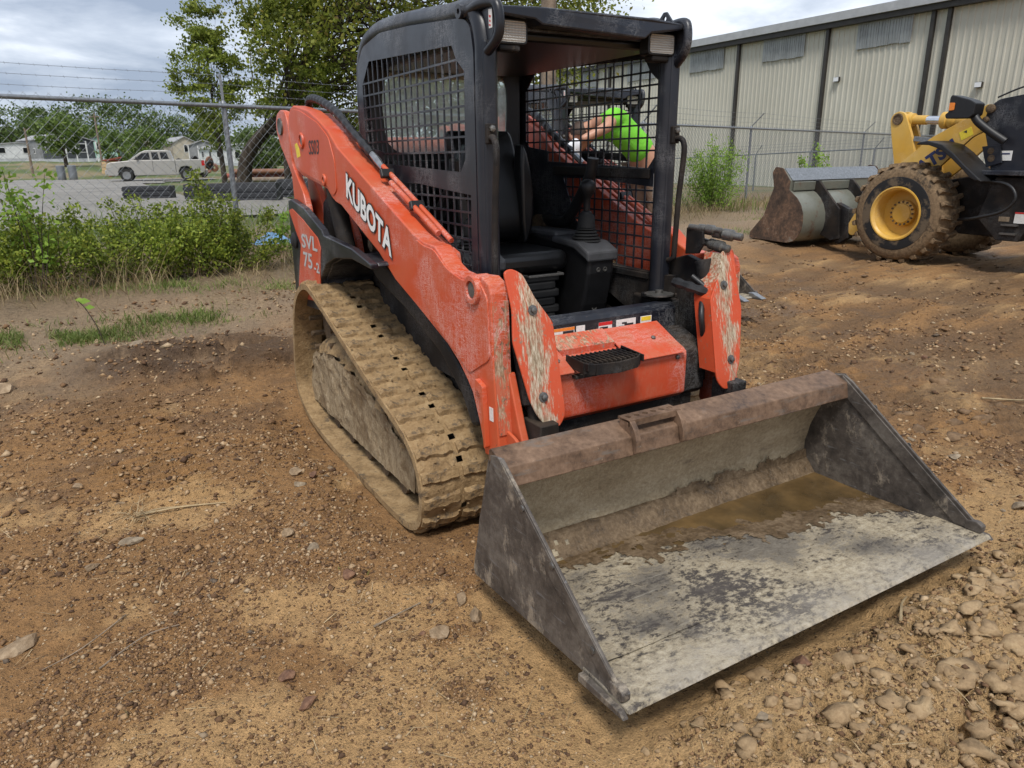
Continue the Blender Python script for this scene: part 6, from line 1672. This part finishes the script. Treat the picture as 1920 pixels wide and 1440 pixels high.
# ------------------------------------------------------------------ pickup truck
def make_truck():
    F_, R_ = Vector((.20, 53.4, 0)), Vector((5.75, 52.6, 0))
    d_ = (F_-R_).normalized(); L = (F_-R_).length
    rz = math.atan2(d_.y, d_.x)
    z_ = H(3, 49.5) + .02
    root = thing('pickup_truck', 'silver extended-cab pickup truck parked beyond the fence', 'pickup truck', ((F_.x+R_.x)/2, (F_.y+R_.y)/2, z_), None, rz)
    # local: +x forward, width along y, near side +y (towards camera is -n)
    B = lambda mb, name, mat, par=root, bv=0.0, sm=None: mb.build(name, mat, par, bv, sm, (0,0,0))
    h = 5.75/2
    def side(poly, y0, y1):
        m_ = MB(); n = len(poly)
        return m_.add([(x_, y0, zz) for x_, zz in poly]+[(x_, y1, zz) for x_, zz in poly], [list(range(n)), list(range(2*n-1,n-1,-1))]+[[i,(i+1)%n,n+(i+1)%n,n+i] for i in range(n)])
    def arch_(xc): return [(xc-.46,.36),(xc-.44,.62),(xc-.30,.84),(xc,.92),(xc+.30,.84),(xc+.44,.62),(xc+.46,.36)]
    body = [(h-.05,.36),(h+.02,.50),(h+.02,.86),(h-.06,1.10),(h-.25,1.18),(h-1.0,1.25),(h-1.35,1.29),(-h+.02,1.32),(-h,.7),(-h+.05,.50)] + arch_(-h+1.15) + arch_(h-1.08)
    bo = B(side(body, -.98, .98), 'body', 'car_paint', bv=.04)
    B(side([(h-.4,.45),(h-.4,.9),(-h+.4,.9),(-h+.4,.45)], -.80, .80), 'underbody', 'truck_trim')
    cab = [(h-1.25,1.26),(h-1.95,1.74),(h-2.3,1.90),(h-3.55,1.92),(h-3.75,1.84),(h-3.92,1.26)]
    B(side(cab, -.80, .80), 'cab', 'car_paint', bv=.05)
    for sd in (-1, 1):
        for w in ([(h-1.60,1.33),(h-2.10,1.72),(h-2.52,1.76),(h-2.55,1.33)], [(h-2.68,1.33),(h-2.66,1.77),(h-3.02,1.78),(h-3.08,1.33)], [(h-3.2,1.36),(h-3.16,1.77),(h-3.55,1.77),(h-3.65,1.36)]):
            B(side(w, sd*.80, sd*.815), 'side_window', 'glass_dark')
        for xx in (h-1.08, -h+1.15):
            wl_ = B(MB().lathe([(.30,-.14),(.37,-.12),(.385,-.06),(.385,.06),(.37,.12),(.26,.13),(.24,.10),(.01,.10)], (xx, sd*.82, .38), (0,sd,0), 24), 'wheel', 'tyre', sm=40)
            B(MB().lathe([(.01,.105),(.24,.115),(.25,.10),(.23,.08),(.05,.085)], (xx, sd*.845, .38), (0,sd,0), 16), 'rim', 'steel', wl_, sm=40)
        B(side([(-h-.01,.92),(-h-.01,1.24),(-h+.18,1.24),(-h+.18,.92)], sd*.90, sd*.99), 'tail_light', 'tail_red')
        B(side([(h+.01,.84),(h-.03,1.06),(h-.30,1.08),(h-.30,.86)], sd*.86, sd*.992), 'headlight', 'lens')
        B(side([(h-1.75,1.32),(h-1.72,1.48),(h-1.87,1.50),(h-1.89,1.32)], sd*.98, sd*1.12), 'mirror', 'truck_trim', bv=.02)
        B(side([(h-2.66,.6),(h-2.66,1.28),(h-2.68,1.28),(h-2.68,.6)], sd*.98, sd*.983), 'door_seam', 'truck_trim')
        B(side([(h-3.98,.55),(h-3.98,1.30),(h-4.01,1.30),(h-4.01,.55)], sd*.98, sd*.983), 'bed_seam', 'truck_trim')
    ws = MB(); ws.add([(h-1.30,-.72,1.30),(h-1.30,.72,1.30),(h-1.95,.62,1.74),(h-1.95,-.62,1.74)], [(0,1,2,3)]); ws.v = [(a+.02,b,c+.03) for a,b,c in ws.v]
    B(ws, 'windshield', 'glass_dark')
    B(side([(h,.40),(h+.12,.44),(h+.12,.70),(h,.76)], -.95, .95), 'front_bumper', 'car_paint', bv=.04)
    B(side([(-h-.14,.45),(-h-.14,.66),(-h,.66),(-h,.45)], -.92, .92), 'rear_bumper', 'steel', bv=.02)
    return root

# ------------------------------------------------------------------ mobile homes, scrap and stacks beyond the lot
def house(label, x, y, w, l, hw, hr, wall, roof, rz, wins, porch=None, skirt=.6, name='mobile_home'):
    z_ = H(x, y) - .1
    root = thing(name, label, 'house', (x, y, z_), 'mobile homes beyond the lot', rz)
    B = lambda mb, nm, mat, par=root, bv=0.0: mb.build(nm, mat, par, bv, None, (0,0,0))
    # gable end faces -y, length runs back along +y
    wl_ = MB().front([(-w/2,skirt),(w/2,skirt),(w/2,hw),(0,hr),(-w/2,hw)], 0, l)
    B(wl_, 'wall', wall)
    B(MB().box((-w/2+.03,.03,-.4),(w/2-.03,l-.03,skirt)), 'skirting', 'skirting')
    o = .25
    r_ = MB()
    for s in (-1, 1):
        r_.add([(s*(w/2+o),-o,hw-.08),(0,-o,hr+.04),(0,l+o,hr+.04),(s*(w/2+o),l+o,hw-.08),(s*(w/2+o),-o,hw+.06),(0,-o,hr+.2),(0,l+o,hr+.2),(s*(w/2+o),l+o,hw+.06)], [(0,1,2,3),(4,5,6,7),(0,1,5,4),(3,2,6,7),(0,3,7,4)])
    B(r_, 'roof', roof)
    for (wx, wz, ww, wh) in wins:
        f_ = B(MB().box((wx-ww/2-.08,-.05,wz-.08),(wx+ww/2+.08,-.004,wz+wh+.08)), 'window', 'door_white')
        B(MB().box((wx-ww/2,-.06,wz),(wx+ww/2,-.052,wz+wh)), 'pane', 'glass_dark', f_)
    for k in range(3):
        yy = l*(.2+.3*k)
        for s in (-1, 1):
            f_ = B(MB().box((s*(w/2+.004),yy,1.4),(s*(w/2+.05),yy+1.0,2.4)), 'window', 'door_white')
            B(MB().box((s*(w/2+.052),yy+.1,1.5),(s*(w/2+.06),yy+.9,2.3)), 'pane', 'glass_dark', f_)
    if porch:
        for px_ in (-w/2+.1, -w/6, w/6, w/2-.1): B(MB().box((px_-.07,-1.4,0),(px_+.07,-1.26,hw)), 'porch_post', 'door_white')
    return root
house('dark grey mobile home with white trimmed windows in front of mint one', -.3, 128, 4.3, 11, 3.0, 3.7, 'wall_dark', 'roof_grey', .25, [(-1.2,1.5,.8,1.1),(.5,1.5,.9,1.1)], True)
house('mint green mobile home with dark roof behind the dark home', 3.8, 150, 4.6, 12, 3.6, 4.1, 'wall_mint', 'roof_dark', -.3, [(-.5,2.0,1.1,1.1)])
house('grey sided mobile home behind the lollipop-shaped tree', -3.6, 160, 5.0, 12, 3.8, 4.6, 'wall_grey', 'roof_grey', .3, [(.8,1.9,1.0,1.3),(-1.2,1.9,.9,1.2)])
house('low white mobile home at the far left of the lot', -9.6, 165, 9.0, 6, 3.0, 3.3, 'wall_white', 'roof_grey', .1, [(-2.5,1.6,1.2,.9),(1.5,1.6,1.2,.9)])
house('tan gabled mobile home above the pickup hood', 9.9, 150, 3.8, 11, 3.6, 4.6, 'wall_tan', 'roof_grey', .1, [(0,1.9,1.5,1.2)])
house('tan gabled mobile home behind the small grey porch', 17.4, 152, 4.4, 11, 3.6, 4.7, 'wall_tan', 'roof_grey', .1, [(.4,2.1,1.2,1.2)])
house('small grey porch home right of the tan gable', 17.6, 132, 4.6, 9, 2.9, 3.7, 'wall_grey', 'roof_grey', -.2, [(.4,1.5,1.2,1.2)], True)
house('white mobile home partly hidden under the oak crown', 20.5, 112, 6.5, 10, 2.7, 3.2, 'wall_white', 'roof_grey', .2, [(-1.4,1.3,.9,.9),(1.2,1.3,.9,.9)])
# lumber stack
ls = thing('lumber_stack', 'stack of fresh tan lumber beams left of the green box', 'lumber', (1.63, 69.4, H(1.63,69.4)), None, -.5)
for r_ in range(4):
    for c_ in range(3):
        MB().box((-1.45+random.uniform(-.1,.1), c_*.32, .25+r_*.24), (1.45+random.uniform(-.1,.1), c_*.32+.29, .25+r_*.24+.21)).build('beam', 'wood_new', ls, .01, None, (0,0,0))
for xx in (-.9, .9): MB().box((xx-.1,0,0),(xx+.1,.95,.25)).build('bearer', 'wood_red', ls, 0, None, (0,0,0))
ms = thing('scrap_pile', 'rusty red scrap metal on top of the lumber stack', 'scrap', (1.0, 69.6, H(1.63,69.4)+1.22), None, -.4)
for k in range(7):
    MB().bar((random.uniform(-.9,.2), random.uniform(0,.6), random.uniform(.0,.1)), (random.uniform(.3,1.0), random.uniform(0,.6), random.uniform(.05,.35)), .12, .1).build('scrap_bar', 'wood_red', ms, 0, None, (0,0,0))
gb = MB().box((0,0,0),(1.3,1.1,1.5)).box((-.05,-.05,1.5),(1.35,1.15,1.6)).build('storage_box', 'green_bin', None, .03, None, (0,0,0)); gb.location = (3.3, 71, H(3.3,71)); tag(gb, 'green storage box at the right end of the lumber stack', 'box')
for k, (x_, y_) in enumerate(((-2.57,62.1),(-1.85,61.8))):
    cyl = MB().lathe([(.26,0),(.28,.05),(.28,.35),(.29,.36),(.28,.37),(.28,.70),(.29,.71),(.28,.72),(.28,1.02),(.24,1.05)], (0,0,0), (0,0,1), 18).build('steel_drum', 'zinc', None, 0, 40, (0,0,0))
    cyl.location = (x_, y_, H(x_, y_)); tag(cyl, ['pale grey upright drum left of the dark home, left one','pale grey upright drum left of the dark home, right one'][k], 'drum', 'grey drums by the lot')
wp = thing('axle_pile', 'heap of old wheels and axles behind the pickup bed', 'scrap', (6.3, 60.5, H(6.3,60.5)))
rp = random.Random(4)
for k in range(16):
    c_ = Vector((rp.uniform(-1.3,1.3), rp.uniform(-.5,.5), rp.uniform(.3,1.35)))
    MB().lathe([(.12,-.09),(.30,-.09),(.33,-.04),(.33,.04),(.30,.09),(.14,.09),(.12,.0)], c_, (rp.uniform(-1,1), rp.uniform(-1.5,-.5), rp.uniform(-.6,.6)), 14, closed=True).build('wheel', 'tyre' if k % 3 else 'pipe_rust', wp, 0, 40, (0,0,0))
for i, (x_, y_, L_, zz, mt) in enumerate(((7.6,41.6,4.2,.5,'pipe_rust'),(7.5,42.2,4.6,.25,'wood_red'),(7.4,41.2,4.4,.05,'wood_pole'))):
    ob = MB().tube([(-L_/2,0,0),(L_/2,0,0)], .14, 10).tube([(-L_/2,.32,0),(L_/2,.32,0)], .14, 10).build('pipe_bundle', mt, None, 0, 40, (0,0,0))
    ob.location = (x_, y_, H(x_, y_)+zz+.14); ob.rotation_euler = (0,0,-.45)
    tag(ob, ['rusty pipes on top of the stack right of the oak trunk','dark red pipes in the middle of the stack by the oak','brown pipes at the bottom of the stack by the oak'][i], 'pipes', 'pipes by the oak')
# black slatted troughs in front of the pickup
for i, (x_, y_, L_, rz, lb) in enumerate(((.2,27.0,1.5,-.35,'black trough under the pickup front'),(1.75,25.4,1.2,-.3,'black trough in the middle of the row before the pickup'),(2.75,22.9,1.7,-.5,'black trough right of the fence post, largest of the row'),(4.6,24.3,1.3,-.4,'black trough half hidden right of the row'))):
    tr = thing('feed_trough', lb, 'trough', (x_, y_, H(x_, y_)+.05), 'black troughs beyond the fence', rz)
    MB().box((-L_/2,-.35,0),(L_/2,-.30,.40+.06*i)).box((-L_/2,.30,0),(L_/2,.35,.40+.06*i)).box((-L_/2,-.3,0),(-L_/2+.05,.3,.40+.06*i)).box((L_/2-.05,-.3,0),(L_/2,.3,.40+.06*i)).box((-L_/2+.05,-.3,.02),(L_/2-.05,.3,.06)).build('trough_shell', 'bin_dark', tr, .01, None, (0,0,0))
    for zz in (.10, .26): MB().box((-L_/2-.02,-.375,zz),(L_/2+.02,-.352,zz+.10)).build('slat', 'bin_black', tr, .006, None, (0,0,0))
for i, (x_, y_, hh_, lb) in enumerate(((.85,82.6,5.4,'thin wooden utility pole beside the mint home'),(-4.7,73.3,3.9,'short street lamp pole at the far left'))):
    po = MB().tube([(0,0,-.2),(.05,0,hh_)], [.11,.07], 8).bar((-.5 if i == 0 else 0,0,hh_-.3),(.5 if i == 0 else .4,0,hh_-.25 if i == 0 else hh_),.08,.08).build('utility_pole', 'wood_pole', None, 0, 50, (0,0,0))
    po.location = (x_, y_, H(x_, y_)); tag(po, lb, 'utility pole')
# crumpled blue tarp
tg = np.linspace(0, 1, 14); TX, TY = np.meshgrid(tg*.55, tg*.35)
TZ = (fbm(TX*9, TY*9, 61, 4, .6))*.22*np.sin(np.pi*TX/.55)*np.sin(np.pi*TY/.35)+.02
tm = MB(); tm.add(list(zip(TX.ravel().tolist(), TY.ravel().tolist(), TZ.ravel().tolist())), [[j*14+i, j*14+i+1, (j+1)*14+i+1, (j+1)*14+i] for j in range(13) for i in range(13)])
to_ = tm.build('tarp', 'tarp_blue', None, 0, 60, (0,0,0)); to_.location = (-.05, 9.0, H(-.05,9.0)+.14); tag(to_, 'crumpled pale blue tarp at the foot of the fence', 'tarp')
# ------------------------------------------------------------------ build the machines
loader_main = make_track_loader('orange and black compact track loader with muddy tracks and wide bucket')
second = copy_tree(loader_main)
second['label'] = 'second orange track loader parked behind, seen through the cab mesh'
loader_main['group'] = second['group'] = 'compact track loaders'
second.location = Vector(loader_main.location) + Vector((3.0, 3.85, .09))
# teeth on the second machine's bucket
sb = [o for o in bpy.data.objects if o.parent == second and o.name.startswith('bucket')][0]
for k in range(8):
    x_ = -.86 + 1.72*k/7
    t = MB().prism([(.03,-.01),(-.12,-.005),(-.13,.008),(.0,.05),(.06,.05)], x_-.035, x_+.035).build('bucket_tooth', 'steel', sb, .006, None, (0,2.4,-.23))
make_wheel_loader()
make_truck()

# ------------------------------------------------------------------ person leaning into the second cab
def skin_body(name, joints, edges_, mat, parent, root_i=0, sub=2):
    me = bpy.data.meshes.new(name)
    me.from_pydata([j[:3] for j in joints], edges_, [])
    ob = bpy.data.objects.new(name, me); C.objects.link(ob)
    md = ob.modifiers.new('skin', 'SKIN'); md.use_smooth_shade = True
    bpy.context.view_layer.update()
    sv = me.skin_vertices[0].data
    for i, j in enumerate(joints):
        sv[i].radius = (j[3], j[4] if len(j) > 4 else j[3]); sv[i].use_root = (i == root_i)
    s_ = ob.modifiers.new('sub', 'SUBSURF'); s_.levels = sub; s_.render_levels = sub
    dg = bpy.context.evaluated_depsgraph_get()
    m2 = bpy.data.meshes.new_from_object(ob.evaluated_get(dg)); m2.name = name
    bpy.data.objects.remove(ob)
    m2.materials.clear(); m2.materials.append(MAT[mat])
    m2.polygons.foreach_set('use_smooth', [True]*len(m2.polygons))
    o2 = bpy.data.objects.new(name, m2); C.objects.link(o2); o2.parent = parent
    return o2
PO = Vector((3.30, 4.98, .62))
per = thing('person', 'person in bright green T-shirt and tan trousers bending into the second cab', 'person', PO)
# local offsets: x right, y back (into the cab), z up; bends to the left and forwards
J = [(0,0,.84,.16,.14),(-.14,.03,1.00,.17,.14),(-.34,.07,1.16,.18,.14),(-.50,.11,1.22,.13,.11),(-.58,.20,1.20,.06),(-.64,.28,1.15,.085),(-.68,.34,1.09,.10),(-.71,.38,1.03,.075),
     (-.52,-.06,1.26,.08),(-.66,-.14,1.16,.06),(-.86,-.08,1.07,.042),(-.92,-.07,1.05,.034),
     (-.46,.28,1.18,.075),(-.56,.42,1.0,.055),(-.70,.46,.88,.04),(-.76,.48,.85,.034),
     (.02,-.10,.76,.11),(.05,-.13,.40,.08),(.08,-.02,.06,.05),(.07,-.14,.02,.04),
     (.0,.11,.76,.11),(.06,.10,.40,.08),(.10,.20,.06,.05),(.09,.08,.02,.04)]
E_ = [(0,1),(1,2),(2,3),(3,4),(4,5),(5,6),(6,7),(3,8),(8,9),(9,10),(10,11),(3,12),(12,13),(13,14),(14,15),(0,16),(16,17),(17,18),(18,19),(0,20),(20,21),(21,22),(22,23)]
skin_body('body', J, E_, 'skin', per)
g = .022
shirt = [(J[0][0],J[0][1],J[0][2]+.02,.165+g,.145+g),(J[1][0],J[1][1],J[1][2],.175+g,.145+g),(J[2][0],J[2][1],J[2][2],.185+g,.145+g),(J[3][0],J[3][1],J[3][2],.135+g,.115+g),(-.52,-.05,1.26,.09+g),(-.60,-.11,1.20,.075+g),(-.46,.28,1.18,.085+g),(-.51,.36,1.08,.075+g)]
skin_body('shirt', shirt, [(0,1),(1,2),(2,3),(3,4),(4,5),(3,6),(6,7)], 'shirt_green', per)
tr = [(J[0][0],J[0][1],J[0][2]+.02,.185,.165),(.02,-.10,.72,.135+g*.5),(.05,-.13,.40,.085+g*.5),(.08,-.02,.07,.07),(.0,.11,.72,.135+g*.5),(.06,.10,.40,.085+g*.5),(.10,.20,.07,.07)]
skin_body('trousers', tr, [(0,1),(1,2),(2,3),(0,4),(4,5),(5,6)], 'trousers_tan', per)
hair = MB(); bm = bmesh.new(); bmesh.ops.create_icosphere(bm, subdivisions=3, radius=.108)
hv = [(v_.co.x-.66, v_.co.y+.31, v_.co.z+1.135) for v_ in bm.verts]; hf = [[v_.index for v_ in f_.verts] for f_ in bm.faces if f_.calc_center_median().z > -.02]
hair.add(hv, hf); bm.free(); hair.build('hair', 'hair', per, 0, 80, (0,0,0))
for k, (hx, hy, hz) in enumerate(((-.94,-.07,1.04),(-.78,.48,.84))):
    fj = [(hx,hy,hz,.032,.02),(hx-.06,hy,hz-.035,.036,.018)]; fe = [(0,1)]
    for q in range(4):
        b0 = len(fj); oy = (q-1.5)*.019; L_ = (.068,.078,.074,.058)[q]
        fj += [(hx-.075,hy+oy,hz-.045,.010),(hx-.075-L_*.55,hy+oy*1.1,hz-.075,.009),(hx-.07-L_*.75,hy+oy*1.1,hz-.115,.008)]
        fe += [(1,b0),(b0,b0+1),(b0+1,b0+2)]
    b0 = len(fj); fj += [(hx-.03,hy-.035,hz-.03,.011),(hx-.06,hy-.055,hz-.065,.010),(hx-.075,hy-.05,hz-.09,.008)]; fe += [(0,b0),(b0,b0+1),(b0+1,b0+2)]
    skin_body('hand', fj, fe, 'skin', per)
pp = MB(); 
px_ = np.linspace(0, 1, 9)
vv = [(-.02*math.sin(6*a_)+.05*a_, .16*b_-.02, -.26*a_+.03*math.sin(5*b_+3*a_)) for a_ in px_ for b_ in px_]
pp.add(vv, [[j*9+i, j*9+i+1, (j+1)*9+i+1, (j+1)*9+i] for j in range(8) for i in range(8)])
po = pp.build('paper_sheet', 'paper', None, 0, 70, (0,0,0)); po.location = PO + Vector((-1.0,-.14,1.03)); po.rotation_euler = (0,0,.9)
sm_ = po.modifiers.new('thick', 'SOLIDIFY'); sm_.thickness = .001
tag(po, 'crumpled white paper sheet held by the person in green', 'paper')
